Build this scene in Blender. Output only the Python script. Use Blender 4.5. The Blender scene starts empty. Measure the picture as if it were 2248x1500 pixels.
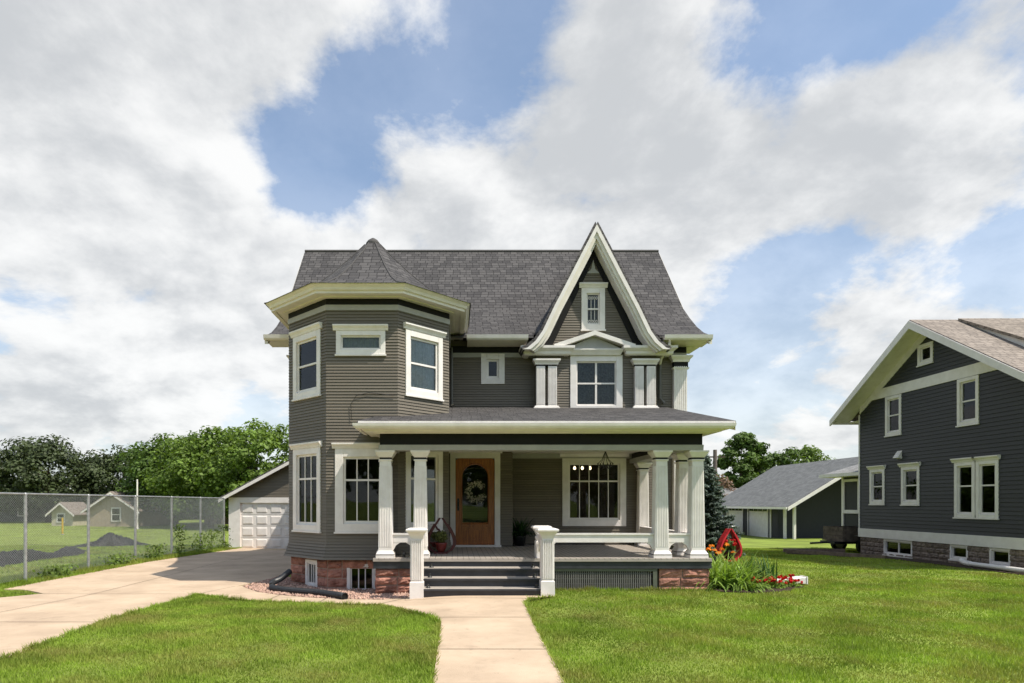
import bpy, bmesh, math, random
import numpy as np
from mathutils import Vector, Matrix
random.seed(7); rng = np.random.default_rng(7)
R = math.radians
S = bpy.context.scene
C = S.collection

# ------------------------------------------------------------------ camera, sky, sun, exposure
EYE = 1.70                     # lens height above the front lawn, metres; camera looks along +Y
cam_d = bpy.data.cameras.new('camera'); cam = bpy.data.objects.new('camera', cam_d); C.objects.link(cam)
cam.location = (0, 0, EYE); cam.rotation_euler = (R(90), 0, 0)
cam_d.sensor_width = 36; cam_d.lens = 22.42; cam_d.shift_x = 0.0552; cam_d.shift_y = 0.158
cam_d.clip_end = 6000; cam_d.clip_start = 0.05
S.camera = cam
SUN_AZ, SUN_EL = 60, 57        # azimuth: degrees to the right of straight-behind-the-camera
sun_dir = Vector((math.sin(R(SUN_AZ))*math.cos(R(SUN_EL)), -math.cos(R(SUN_AZ))*math.cos(R(SUN_EL)), math.sin(R(SUN_EL))))
sl = bpy.data.lights.new('sun', 'SUN'); sl.energy = 3.7; sl.angle = R(0.6); sl.color = (1.0, 0.93, 0.82)
so = bpy.data.objects.new('sun', sl); C.objects.link(so); so.location = (20, -20, 40)
so.rotation_euler = sun_dir.to_track_quat('Z', 'Y').to_euler()
world = bpy.data.worlds.new('World'); S.world = world; world.use_nodes = True
def build_world():
    nt = world.node_tree; nt.nodes.clear(); N = nt.nodes.new; L = nt.links.new
    out = N('ShaderNodeOutputWorld'); bg = N('ShaderNodeBackground'); bg.inputs[1].default_value = 0.10
    sky = N('ShaderNodeTexSky'); sky.sky_type = 'NISHITA'; sky.sun_disc = False
    sky.sun_elevation = R(SUN_EL); sky.sun_rotation = math.atan2(sun_dir.x, sun_dir.y)
    sky.air_density = 1.0; sky.dust_density = 1.6; sky.ozone_density = 1.3
    tc = N('ShaderNodeTexCoord')
    sep = N('ShaderNodeSeparateXYZ'); L(tc.outputs['Generated'], sep.inputs[0])
    def M(op, a, b=None, clamp=False):
        m = N('ShaderNodeMath'); m.operation = op; m.use_clamp = clamp
        for i, v in enumerate((a, b)):
            if v is None: continue
            if isinstance(v, (int, float)): m.inputs[i].default_value = v
            else: L(v, m.inputs[i])
        return m.outputs[0]
    zc = M('ADD', M('MAXIMUM', sep.outputs[2], 0.0), 0.40)
    u = M('DIVIDE', sep.outputs[0], zc); v = M('DIVIDE', sep.outputs[1], zc)
    cmb = N('ShaderNodeCombineXYZ'); L(u, cmb.inputs[0]); L(v, cmb.inputs[1])
    def noise(scale, detail, rough, off, dist=0.0):
        mp = N('ShaderNodeMapping'); mp.inputs['Location'].default_value = off; L(cmb.outputs[0], mp.inputs[0])
        n = N('ShaderNodeTexNoise'); n.inputs['Scale'].default_value = scale; n.inputs['Detail'].default_value = detail
        n.inputs['Roughness'].default_value = rough; n.inputs['Distortion'].default_value = dist
        L(mp.outputs[0], n.inputs['Vector']); return n.outputs[0]
    def density(du0, dv0):
        o1, o2 = CLOUD_OFF[0], CLOUD_OFF[1]
        big = noise(1.1, 2, 0.5, (o1[0]+du0, o1[1]+dv0, 0)); fine = noise(2.9, 11, 0.60, (o2[0]+du0, o2[1]+dv0, 0), 0.12)
        return M('ADD', M('MULTIPLY', big, 0.70), M('MULTIPLY', fine, 1.0))
    dens = density(0, 0); toward = density(0.055, -0.045)      # second sample a step towards the sun, for lit and shaded flanks
    relief = M('SUBTRACT', toward, dens)
    # cloud banks and clear gaps on the cloud plane: centre u, v, radius, amount
    for bu_, bv_, br_, ba_ in CLOUD_BANKS:
        du = M('SUBTRACT', u, bu_); dv = M('SUBTRACT', v, bv_)
        d2 = M('DIVIDE', M('ADD', M('MULTIPLY', du, du), M('MULTIPLY', dv, dv)), -br_*br_)
        dens = M('ADD', dens, M('MULTIPLY', M('EXPONENT', d2), ba_))
    ramp = N('ShaderNodeMapRange'); ramp.interpolation_type = 'SMOOTHSTEP'
    ramp.inputs[1].default_value = CLOUD_LO; ramp.inputs[2].default_value = CLOUD_LO+0.19; L(dens, ramp.inputs[0])
    thick = N('ShaderNodeMapRange'); thick.interpolation_type = 'SMOOTHSTEP'
    thick.inputs[1].default_value = 0.34; thick.inputs[2].default_value = 0.86
    sh = noise(1.25, 6, 0.52, CLOUD_OFF[2]); L(M('ADD', M('ADD', sh, M('MULTIPLY', relief, 1.5)), M('MULTIPLY', M('MINIMUM', M('SUBTRACT', dens, CLOUD_LO), 0.4), 0.40)), thick.inputs[0])
    cc = N('ShaderNodeMixRGB'); cc.inputs[1].default_value = (7.0, 7.0, 6.92, 1); cc.inputs[2].default_value = (4.35, 4.48, 4.6, 1)
    L(thick.outputs[0], cc.inputs[0])
    tint = N('ShaderNodeMixRGB'); tint.blend_type = 'MULTIPLY'; tint.inputs[0].default_value = 1; tint.inputs[2].default_value = (1.10, 1.28, 1.36, 1)
    L(sky.outputs[0], tint.inputs[1])
    # thin veil everywhere, denser towards the horizon
    veil = M('ADD', M('MULTIPLY', M('SUBTRACT', 1.0, M('MINIMUM', M('MULTIPLY', M('MAXIMUM', sep.outputs[2], 0.0), 2.2), 1.0)), 0.62), 0.20)
    cov = M('MAXIMUM', M('MULTIPLY', ramp.outputs[0], 0.96), veil)
    mix = N('ShaderNodeMixRGB'); L(cov, mix.inputs[0]); L(tint.outputs[0], mix.inputs[1]); L(cc.outputs[0], mix.inputs[2])
    L(mix.outputs[0], bg.inputs[0]); L(bg.outputs[0], out.inputs[0])
CLOUD_BANKS = [(-0.514, 0.96, 0.4, 0.14), (-0.368, 0.793, 0.36, 0.13), (-0.763, 1.336, 0.5, 0.13), (-1.045, 1.591, 0.5, 0.1), (-0.098, 0.917, 0.15, -0.2), (-0.239, 1.079, 0.09, -0.22), (0.084, 0.785, 0.09, -0.12), (0.176, 0.984, 0.26, 0.15), (0.0, 1.152, 0.22, 0.15), (0.363, 1.128, 0.28, 0.15), (0.162, 0.81, 0.14, 0.1), (0.403, 0.831, 0.16, -0.14), (0.648, 1.261, 0.2, -0.14), (0.709, 0.902, 0.2, 0.15), (0.607, 1.023, 0.2, 0.16), (1.062, 1.293, 0.25, 0.15), (0.969, 1.508, 0.35, 0.14), (-0.473, 1.654, 0.4, 0.1), (0.337, 1.572, 0.4, 0.12)]
CLOUD_OFF = [(2.45, 9.527, 0), (16.54, 4.022, 0), (18.463, 17.751, 0)]; CLOUD_LO = 0.84
build_world()
S.view_settings.view_transform = 'Standard'; S.view_settings.look = 'None'
S.view_settings.exposure = 0.53; S.view_settings.gamma = 1.0; S.view_settings.use_curve_mapping = False
S.cycles.max_bounces = 6; S.cycles.transparent_max_bounces = 12; S.cycles.caustics_reflective = False; S.cycles.caustics_refractive = False

# ------------------------------------------------------------------ helpers
WP = {}
class MB:
    def __init__(s): s.v = []; s.f = []
    def add(s, vs, fs):
        b = len(s.v); s.v += [tuple(p) for p in vs]; s.f += [tuple(i+b for i in f) for f in fs]; return s
    def box(s, x0, x1, y0, y1, z0, z1):
        return s.add([(x0,y0,z0),(x1,y0,z0),(x1,y1,z0),(x0,y1,z0),(x0,y0,z1),(x1,y0,z1),(x1,y1,z1),(x0,y1,z1)],
                     [(3,2,1,0),(4,5,6,7),(0,1,5,4),(1,2,6,5),(2,3,7,6),(3,0,4,7)])
    def prism(s, poly, a, b, axis='y'):
        # poly: list of 2-d points; extruded from a to b along the axis
        n = len(poly)
        def pt(p, t): return {'y': (p[0], t, p[1]), 'x': (t, p[0], p[1]), 'z': (p[0], p[1], t)}[axis]
        return s.add([pt(p, a) for p in poly]+[pt(p, b) for p in poly],
                     [tuple(range(n-1, -1, -1)), tuple(range(n, 2*n))]+[(i, (i+1) % n, n+(i+1) % n, n+i) for i in range(n)])
    def tube(s, pts, r, n=8, caps=True):
        pts = [Vector(p) for p in pts]; rs = r if isinstance(r, (list, tuple)) else [r]*len(pts); rings = []
        for i, p in enumerate(pts):
            d = (pts[min(i+1, len(pts)-1)]-pts[max(i-1, 0)]).normalized()
            up = Vector((0,0,1)) if abs(d.z) < 0.95 else Vector((1,0,0))
            a = d.cross(up).normalized(); b = d.cross(a).normalized()
            rings.append([p+(a*math.cos(2*math.pi*k/n)+b*math.sin(2*math.pi*k/n))*rs[i] for k in range(n)])
        vs = [q for ring in rings for q in ring]; fs = []
        for i in range(len(pts)-1):
            for k in range(n): fs.append((i*n+k, i*n+(k+1) % n, (i+1)*n+(k+1) % n, (i+1)*n+k))
        if caps: fs += [tuple(range(n-1,-1,-1)), tuple((len(pts)-1)*n+k for k in range(n))]
        return s.add(vs, fs)
    def lathe(s, prof, c=(0,0,0), n=16, square=False):
        vs = []; fs = []; n = 4 if square else n
        for r, z in prof:
            for k in range(n):
                a = 2*math.pi*k/n+(math.pi/4 if square else 0); q = r*(math.sqrt(2) if square else 1)
                vs.append((c[0]+q*math.cos(a), c[1]+q*math.sin(a), c[2]+z))
        m = len(prof)
        for i in range(m-1):
            for k in range(n): fs.append((i*n+k, i*n+(k+1) % n, (i+1)*n+(k+1) % n, (i+1)*n+k))
        fs += [tuple(range(n-1,-1,-1)), tuple((m-1)*n+k for k in range(n))]
        return s.add(vs, fs)
    def sweep(s, line, prof, closed=False):
        # line: plan polyline, outward is to its right-hand side... profile: (outward offset, z), closed section
        n = len(line); P = [Vector(p) for p in line]; rows = []
        for i in range(n):
            a = P[i-1] if (i > 0 or closed) else None; b = P[(i+1) % n] if (i < n-1 or closed) else None
            ns = []
            if a is not None: d = (P[i]-a).normalized(); ns.append(Vector((d.y, -d.x)))
            if b is not None: d = (b-P[i]).normalized(); ns.append(Vector((d.y, -d.x)))
            if len(ns) == 2:
                m = (ns[0]+ns[1]).normalized(); m = m/max(0.3, m.dot(ns[0]))
            else: m = ns[0]
            rows.append([(P[i].x+m.x*o, P[i].y+m.y*o, z) for o, z in prof])
        k = len(prof); fs = []
        for i in range(n if closed else n-1):
            j = (i+1) % n
            for q in range(k): fs.append((i*k+q, i*k+(q+1) % k, j*k+(q+1) % k, j*k+q))
        if not closed: fs += [tuple(range(k)), tuple((n-1)*k+q for q in range(k-1, -1, -1))]
        return s.add([p for r in rows for p in r], fs)
    def mesh(s, name, fix=True):
        me = bpy.data.meshes.new(name); me.from_pydata(s.v, [], s.f); me.update()
        if fix:
            bm = bmesh.new(); bm.from_mesh(me); bmesh.ops.recalc_face_normals(bm, faces=bm.faces); bm.to_mesh(me); bm.free()
        return me
def O(name, g, mat, parent=None, loc=None, rot=0.0, smooth=False, local=False):
    """link one mesh object; g holds world coordinates unless loc is given (then coordinates about loc)"""
    me = g.mesh(name) if isinstance(g, MB) else g
    if mat is not None and len(me.materials) == 0: me.materials.append(mat)
    if smooth:
        for p in me.polygons: p.use_smooth = True
    o = bpy.data.objects.new(name, me); C.objects.link(o)
    base = WP.get(parent.name, Vector((0,0,0))) if parent else Vector((0,0,0))
    if parent: o.parent = parent
    if local: o.location = loc or (0,0,0); WP[o.name] = base
    elif loc is None: o.location = -base; WP[o.name] = Vector((0,0,0))
    else: o.location = Vector(loc)-base; WP[o.name] = Vector(loc)
    o.rotation_euler = (0, 0, rot)
    return o
def T(name, label, cat, loc, group=None, rot=0.0):
    o = bpy.data.objects.new(name, None); C.objects.link(o); o.empty_display_size = 0.2
    o.location = loc; o.rotation_euler = (0,0,rot); WP[o.name] = Vector(loc); tag(o, label, cat, group); return o
def tag(o, label, cat, group=None, kind=None):
    if label: o['label'] = label
    if cat: o['category'] = cat
    if group: o['group'] = group
    if kind: o['kind'] = kind
    return o
def struct(o): o['kind'] = 'structure'; return o
def bevel(o, w=0.006, seg=1):
    m = o.modifiers.new('bevel', 'BEVEL'); m.width = w; m.segments = seg; m.limit_method = 'ANGLE'; return o

# ------------------------------------------------------------------ materials
MT = {}
def mat(name, col, rough=0.6, var=0.12, scale=6.0, bump=0.0, bscale=60.0, spec=0.4, col2=None, metal=0.0, stretch=(1,1,1), island=0.0, coord='Object'):
    m = bpy.data.materials.new(name); m.use_nodes = True; nt = m.node_tree; N = nt.nodes.new; L = nt.links.new
    b = nt.nodes['Principled BSDF']; b.inputs['Roughness'].default_value = rough; b.inputs['Metallic'].default_value = metal
    b.inputs['Specular IOR Level'].default_value = spec
    tc = N('ShaderNodeTexCoord'); geo = N('ShaderNodeNewGeometry')
    mp = N('ShaderNodeMapping'); mp.inputs['Scale'].default_value = stretch; L(geo.outputs['Position'], mp.inputs[0])
    n = N('ShaderNodeTexNoise'); n.inputs['Scale'].default_value = scale; n.inputs['Detail'].default_value = 6; n.inputs['Roughness'].default_value = 0.6
    L(mp.outputs[0], n.inputs['Vector'])
    c2 = col2 or tuple(c*(1-var*2) for c in col)
    mx = N('ShaderNodeMixRGB'); mx.inputs[1].default_value = (*c2, 1); mx.inputs[2].default_value = (*[min(1, c*(1+var)) for c in col], 1)
    rr = N('ShaderNodeMapRange'); rr.inputs[1].default_value = 0.3; rr.inputs[2].default_value = 0.7; L(n.outputs[0], rr.inputs[0])
    L(rr.outputs[0], mx.inputs[0]); last = mx.outputs[0]
    if island:
        h = N('ShaderNodeHueSaturation'); h.inputs['Fac'].default_value = 1
        oi = N('ShaderNodeObjectInfo'); r2 = N('ShaderNodeMapRange'); r2.inputs[3].default_value = 1-island; r2.inputs[4].default_value = 1+island
        ad = N('ShaderNodeMath'); ad.operation = 'ADD'; L(oi.outputs['Random'], ad.inputs[0]); L(geo.outputs['Random Per Island'], ad.inputs[1])
        fr = N('ShaderNodeMath'); fr.operation = 'FRACT'; L(ad.outputs[0], fr.inputs[0])
        L(fr.outputs[0], r2.inputs[0]); L(r2.outputs[0], h.inputs['Value']); L(last, h.inputs['Color']); last = h.outputs[0]
    L(last, b.inputs['Base Color'])
    if bump:
        nb = N('ShaderNodeTexNoise'); nb.inputs['Scale'].default_value = bscale; nb.inputs['Detail'].default_value = 5
        L(mp.outputs[0], nb.inputs['Vector']); bp = N('ShaderNodeBump'); bp.inputs['Strength'].default_value = bump; bp.inputs['Distance'].default_value = 0.02
        L(nb.outputs[0], bp.inputs['Height']); L(bp.outputs[0], b.inputs['Normal'])
    MT[name] = m; return m
def leafmat(name, col, var=0.35, trans=0.35, rough=0.55, scale=0.5):
    m = mat(name, col, rough, 0.25, scale, island=var, spec=0.25); nt = m.node_tree; N = nt.nodes.new; L = nt.links.new
    b = nt.nodes['Principled BSDF']; out = [n for n in nt.nodes if n.type == 'OUTPUT_MATERIAL'][0]
    src = b.inputs['Base Color'].links[0].from_socket
    tr = N('ShaderNodeBsdfTranslucent'); g = N('ShaderNodeMixRGB'); g.blend_type = 'MULTIPLY'; g.inputs[0].default_value = 1; g.inputs[2].default_value = (1.25, 1.3, 0.6, 1)
    L(src, g.inputs[1]); L(g.outputs[0], tr.inputs[0]); ms = N('ShaderNodeMixShader'); ms.inputs[0].default_value = trans
    L(b.outputs[0], ms.inputs[1]); L(tr.outputs[0], ms.inputs[2]); L(ms.outputs[0], out.inputs[0]); return m
def shinglemat(name, c1, c2, row=0.14, wid=0.20, axis='x'):
    m = bpy.data.materials.new(name); m.use_nodes = True; nt = m.node_tree; N = nt.nodes.new; L = nt.links.new
    b = nt.nodes['Principled BSDF']; b.inputs['Roughness'].default_value = 0.9; b.inputs['Specular IOR Level'].default_value = 0.2
    uv = N('ShaderNodeUVMap'); br = N('ShaderNodeTexBrick')
    br.inputs['Color1'].default_value = (*c1, 1); br.inputs['Color2'].default_value = (*c2, 1); br.inputs['Mortar'].default_value = (*[c*0.45 for c in c2], 1)
    br.inputs['Scale'].default_value = 1; br.inputs['Brick Width'].default_value = wid; br.inputs['Row Height'].default_value = row
    br.inputs['Mortar Size'].default_value = 0.007; br.inputs['Mortar Smooth'].default_value = 0.3; br.inputs['Bias'].default_value = -0.1; br.offset = 0.37; br.offset_frequency = 3
    wn = N('ShaderNodeTexNoise'); wn.inputs['Scale'].default_value = 1.7; wn.inputs['Detail'].default_value = 1; L(uv.outputs[0], wn.inputs['Vector'])
    wv = N('ShaderNodeVectorMath'); wv.operation = 'MULTIPLY_ADD'; wv.inputs[1].default_value = (0.16, 0.012, 0); L(wn.outputs['Color'], wv.inputs[0]); L(uv.outputs[0], wv.inputs[2])
    L(wv.outputs[0], br.inputs['Vector'])
    n = N('ShaderNodeTexNoise'); n.inputs['Scale'].default_value = 1.3; n.inputs['Detail'].default_value = 8; n.inputs['Roughness'].default_value = 0.7; L(uv.outputs[0], n.inputs['Vector'])
    mx = N('ShaderNodeMixRGB'); mx.blend_type = 'MULTIPLY'; mx.inputs[0].default_value = 0.32
    r = N('ShaderNodeMapRange'); r.inputs[1].default_value = 0.25; r.inputs[2].default_value = 0.75; r.inputs[3].default_value = 0.55; r.inputs[4].default_value = 1.25
    L(n.outputs[0], r.inputs[0]); L(br.outputs[0], mx.inputs[1]); L(r.outputs[0], mx.inputs[2]); L(mx.outputs[0], b.inputs['Base Color'])
    # saw-tooth course height + tab gaps
    sp = N('ShaderNodeSeparateXYZ'); L(wv.outputs[0], sp.inputs[0]); dv = N('ShaderNodeMath'); dv.operation = 'DIVIDE'; dv.inputs[1].default_value = row; L(sp.outputs[1], dv.inputs[0])
    fr = N('ShaderNodeMath'); fr.operation = 'FRACT'; L(dv.outputs[0], fr.inputs[0]); iv = N('ShaderNodeMath'); iv.operation = 'SUBTRACT'; iv.inputs[0].default_value = 1; L(fr.outputs[0], iv.inputs[1])
    ad = N('ShaderNodeMath'); ad.operation = 'SUBTRACT'; L(iv.outputs[0], ad.inputs[0]); L(br.outputs['Fac'], ad.inputs[1])
    bp = N('ShaderNodeBump'); bp.inputs['Strength'].default_value = 1.0; bp.inputs['Distance'].default_value = 0.03; L(ad.outputs[0], bp.inputs['Height']); L(bp.outputs[0], b.inputs['Normal'])
    MT[name] = m; return m
def glassmat():
    m = bpy.data.materials.new('window_glass'); m.use_nodes = True; nt = m.node_tree; N = nt.nodes.new; L = nt.links.new
    out = [n for n in nt.nodes if n.type == 'OUTPUT_MATERIAL'][0]; nt.nodes.remove(nt.nodes['Principled BSDF'])
    tr = N('ShaderNodeBsdfTransparent'); tr.inputs[0].default_value = (0.72, 0.76, 0.75, 1); gl = N('ShaderNodeBsdfGlossy'); gl.inputs['Roughness'].default_value = 0.02
    gl.inputs[0].default_value = (0.95, 0.97, 1, 1)
    nz = N('ShaderNodeTexNoise'); nz.inputs['Scale'].default_value = 1.6; bp = N('ShaderNodeBump'); bp.inputs['Strength'].default_value = 0.03; bp.inputs['Distance'].default_value = 0.1
    geo = N('ShaderNodeNewGeometry'); L(geo.outputs['Position'], nz.inputs['Vector']); L(nz.outputs[0], bp.inputs['Height']); L(bp.outputs[0], gl.inputs['Normal'])
    fr = N('ShaderNodeFresnel'); fr.inputs[0].default_value = 1.36; mx = N('ShaderNodeMixShader'); L(fr.outputs[0], mx.inputs[0]); L(tr.outputs[0], mx.inputs[1]); L(gl.outputs[0], mx.inputs[2]); L(mx.outputs[0], out.inputs[0])
    MT['glass'] = m; return m
def emat(name, col, st):
    m = bpy.data.materials.new(name); m.use_nodes = True; b = m.node_tree.nodes['Principled BSDF']
    b.inputs['Emission Color'].default_value = (*col, 1); b.inputs['Emission Strength'].default_value = st; b.inputs['Base Color'].default_value = (*col, 1); MT[name] = m; return m
SID = mat('olive_grey_siding', (0.158, 0.136, 0.105), 0.55, 0.05, 3, 0.08, 80, 0.35, island=0.09, stretch=(0.6,0.6,5))
SIDB = mat('olive_grey_wall', (0.095, 0.082, 0.064), 0.7, 0.05)
WHT = mat('white_paint', (0.80, 0.76, 0.725), 0.45, 0.04, 4, 0.04, 90, 0.4, col2=(0.71, 0.665, 0.62))
CRM = mat('cream_trim_paint', (0.74, 0.69, 0.60), 0.45, 0.05, 4, 0.04, 90, 0.4)
LGR = mat('pale_grey_trim_paint', (0.36, 0.35, 0.33), 0.5, 0.05)
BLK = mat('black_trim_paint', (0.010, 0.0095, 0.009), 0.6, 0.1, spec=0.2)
NAVY = mat('dark_slate_paint', (0.045, 0.047, 0.055), 0.4, 0.15, 5, 0.05)
FLR = mat('porch_floor_paint', (0.40, 0.355, 0.31), 0.5, 0.08, 3, 0.05)
DPIPE = mat('grey_downspout_paint', (0.10, 0.095, 0.08), 0.4, 0.05)
STONE = mat('red_sandstone', (0.37, 0.185, 0.135), 0.9, 0.3, 9, 0.9, 25, 0.15, col2=(0.22, 0.10, 0.075), island=0.30)
MORT = mat('pink_mortar', (0.40, 0.29, 0.23), 0.95, 0.15, 15, 0.3)
CBLK = mat('brown_foundation_block', (0.25, 0.20, 0.165), 0.95, 0.25, 12, 0.8, 30, 0.15, island=0.15)
WOOD = mat('varnished_oak', (0.36, 0.118, 0.027), 0.3, 0.25, 4, 0.1, 40, 0.5, col2=(0.17, 0.048, 0.012), stretch=(9,9,0.8))
DRED = mat('dark_red_wood', (0.075, 0.012, 0.014), 0.4, 0.2, 5)
RED = mat('bright_red_paint', (0.50, 0.018, 0.03), 0.35, 0.15, 5)
TERRA = mat('terracotta_glaze', (0.20, 0.035, 0.028), 0.3, 0.2, 8)
BLKM = mat('black_metal', (0.015, 0.015, 0.015), 0.4, 0.2)
PIPE = mat('black_corrugated_plastic', (0.028, 0.030, 0.033), 0.42, 0.2, 20, 0.1)
GALV = mat('galvanised_steel', (0.42, 0.43, 0.43), 0.45, 0.15, 15, 0.05, metal=0.55)
INT = mat('interior_wall', (0.16, 0.13, 0.10), 0.9, 0.1)
CURT = mat('pale_curtain', (0.52, 0.52, 0.50), 0.9, 0.1, 12)
CURTD = mat('grey_lace_curtain', (0.16, 0.165, 0.17), 0.9, 0.3, 25)
CURTM = mat('grey_blind', (0.58, 0.59, 0.59), 0.9, 0.12, 14)
GLASS = glassmat()
DKGL = mat('dark_glass', (0.012, 0.014, 0.015), 0.06, 0.2, 2, spec=0.8)
NSID = mat('charcoal_siding', (0.038, 0.040, 0.045), 0.55, 0.05, 3, 0.08, 80, 0.35, island=0.09, stretch=(0.6,0.6,5))
NWALL = mat('charcoal_wall', (0.033, 0.034, 0.039), 0.7, 0.05)
SHG = shinglemat('charcoal_shingles', (0.104, 0.098, 0.095), (0.054, 0.051, 0.051))
SHN = shinglemat('tan_shingles', (0.33, 0.28, 0.235), (0.23, 0.195, 0.165))
SHF = shinglemat('grey_shingles', (0.27, 0.27, 0.265), (0.20, 0.20, 0.20), 0.16, 0.3)
def concrete():
    m = mat('tan_concrete', (0.55, 0.42, 0.295), 0.9, 0.08, 0.9, 0.3, 120, 0.2, col2=(0.43, 0.325, 0.23)); nt = m.node_tree; N = nt.nodes.new; L = nt.links.new
    b = nt.nodes['Principled BSDF']; src = b.inputs['Base Color'].links[0].from_socket; geo = N('ShaderNodeNewGeometry'); last = src
    for sc, lo, hi, amt, col in ((2.1, 0.56, 0.74, 0.38, (0.24, 0.18, 0.13)), (9.0, 0.62, 0.70, 0.45, (0.20, 0.15, 0.11)), (60.0, 0.58, 0.75, 0.35, (0.30, 0.23, 0.17)), (0.45, 0.45, 0.7, 0.30, (0.62, 0.50, 0.38))):
        n = N('ShaderNodeTexNoise'); n.inputs['Scale'].default_value = sc; n.inputs['Detail'].default_value = 5; n.inputs['Roughness'].default_value = 0.7; L(geo.outputs['Position'], n.inputs['Vector'])
        r = N('ShaderNodeMapRange'); r.inputs[1].default_value = lo; r.inputs[2].default_value = hi; r.inputs[4].default_value = amt; L(n.outputs[0], r.inputs[0])
        x = N('ShaderNodeMixRGB'); x.inputs[2].default_value = (*col, 1); L(r.outputs[0], x.inputs[0]); L(last, x.inputs[1]); last = x.outputs[0]
    L(last, b.inputs['Base Color']); return m
CONC = concrete()
SOIL = mat('mulch', (0.055, 0.032, 0.02), 0.95, 0.4, 20, 0.8, 40)
def groundmat():
    m = mat('lawn_turf', (0.205, 0.265, 0.048), 0.95, 0.25, 0.7, 0.6, 35, 0.1, col2=(0.125, 0.150, 0.036)); return m
TURF = groundmat()
def bladesmat():
    m = leafmat('grass_blades', (0.270, 0.375, 0.050), 0.30, 0.35, 0.6, 0.8); nt = m.node_tree; N = nt.nodes.new; L = nt.links.new
    b = nt.nodes['Principled BSDF']; src = b.inputs['Base Color'].links[0].from_socket
    geo = N('ShaderNodeNewGeometry'); n = N('ShaderNodeTexNoise'); n.inputs['Scale'].default_value = 0.9; n.inputs['Detail'].default_value = 5; n.inputs['Roughness'].default_value = 0.65; L(geo.outputs['Position'], n.inputs['Vector'])
    r = N('ShaderNodeMapRange'); r.inputs[1].default_value = 0.44; r.inputs[2].default_value = 0.70; r.inputs[3].default_value = 0; r.inputs[4].default_value = 0.75; L(n.outputs[0], r.inputs[0])
    mx = N('ShaderNodeMixRGB'); mx.inputs[2].default_value = (0.36, 0.30, 0.105, 1); L(r.outputs[0], mx.inputs[0]); L(src, mx.inputs[1])
    for l in list(src.links):
        if l.to_node != mx: t = l.to_socket; nt.links.remove(l); L(mx.outputs[0], t)
    return m
BLADE = bladesmat()
PEB = mat('pink_gravel', (0.46, 0.30, 0.23), 0.85, 0.2, 30, island=0.4, col2=(0.30, 0.19, 0.15))
BARK = mat('bark', (0.075, 0.055, 0.04), 0.95, 0.3, 12, 0.8, 25)

# ------------------------------------------------------------------ terrain
def sst(a, b, x): t = np.clip((x-a)/(b-a), 0, 1); return t*t*(3-2*t)
def ground(x, y):
    x = np.asarray(x, float); y = np.asarray(y, float)
    lane = sst(0.2, -1.5, x)*(1-0.35*sst(-7.5, -9.5, x))
    near = -0.11*sst(8.5, 13.0, y)*lane*(1-sst(34, 44, y))
    back = -0.02*np.clip(y-19, 0, 21)
    return near+back
def gz(x, y): return float(ground(x, y))
def axis(lo, hi, step, far):
    a = list(np.arange(lo, hi+1e-6, step)); d = step*2
    l = []; p = lo
    while p > -far: p -= d; l.append(p); d *= 1.45
    d = step*2; h = []; p = hi
    while p < far: p += d; h.append(p); d *= 1.45
    return np.array(l[::-1]+a+h)
gx = axis(-16, 26, 0.4, 2500); gy = axis(-4, 46, 0.4, 2500)
XX, YY = np.meshgrid(gx, gy); ZZ = ground(XX, YY)
gm = MB(); gm.v = [tuple(p) for p in np.stack([XX.ravel(), YY.ravel(), ZZ.ravel()], 1)]
nx = len(gx); gm.f = [(j*nx+i, j*nx+i+1, (j+1)*nx+i+1, (j+1)*nx+i) for j in range(len(gy)-1) for i in range(nx-1)]
struct(O('ground', gm.mesh('ground', False), TURF, smooth=True))
def inpoly(px, py, poly):
    ins = np.zeros(len(px), bool); n = len(poly)
    for i in range(n):
        x0, y0 = poly[i]; x1, y1 = poly[(i+1) % n]
        c = ((y0 > py) != (y1 > py)) & (px < (x1-x0)*(py-y0)/((y1-y0) if y1 != y0 else 1e-9)+x0); ins ^= c
    return ins
def slab(name, poly, m, dz=0.025, depth=0.12):
    bm = bmesh.new(); vs = [bm.verts.new((x, y, 0)) for x, y in poly]; f = bm.faces.new(vs)
    bmesh.ops.triangulate(bm, faces=[f])
    for _ in range(6):
        lg = [e for e in bm.edges if e.calc_length() > 0.6]
        if not lg: break
        bmesh.ops.subdivide_edges(bm, edges=lg, cuts=1); bmesh.ops.triangulate(bm, faces=bm.faces[:])
    top = bm.faces[:]
    r = bmesh.ops.extrude_face_region(bm, geom=top)
    new = [g for g in r['geom'] if isinstance(g, bmesh.types.BMVert)]
    ns = set(new)
    for v in bm.verts: v.co.z = gz(v.co.x, v.co.y)+(dz if v in ns else dz-depth)
    bmesh.ops.recalc_face_normals(bm, faces=bm.faces)
    me = bpy.data.meshes.new(name); bm.to_mesh(me); bm.free(); return struct(O(name, me, m))
ISLAND = [(-8.25,12.55),(-8.7,12.85),(-9.2,12.9),(-14,12.9),(-14,9.6),(-9.2,10.6)]
DRIVE = [(-14,5),(-4.85,5),(-4.85,6.6),(-5.02,9.5),(-5.05,12.5),(-5.0,12.85),(-4.55,13.9),(-4.35,15.2),(-4.30,27.6),(-9.22,27.6),(-9.22,13.15),(-14,13.15)]
DRIVE_A = [(-9.22,13.15),(-9.22,13.0),(-8.7,12.95),(-8.1,12.55),(-9.2,10.45),(-14,9.4),(-14,4.5),(-4.8,4.5),(-4.87,6.6),(-5.02,9.5),(-5.04,12.55),(-4.72,13.7),(-4.36,15.2),(-4.30,27.6),(-9.22,27.6)]
WALKF = [(-0.22,3.5),(1.0,3.5),(1.02,6),(1.10,9),(1.16,10.75),(1.3,11.2),(1.8,11.45),(1.8,11.75),(-0.9,11.75),(-0.9,11.35),(-1.3,11.0),(-0.75,10.1),(-0.32,9.5),(-0.2,8.9)]
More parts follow.
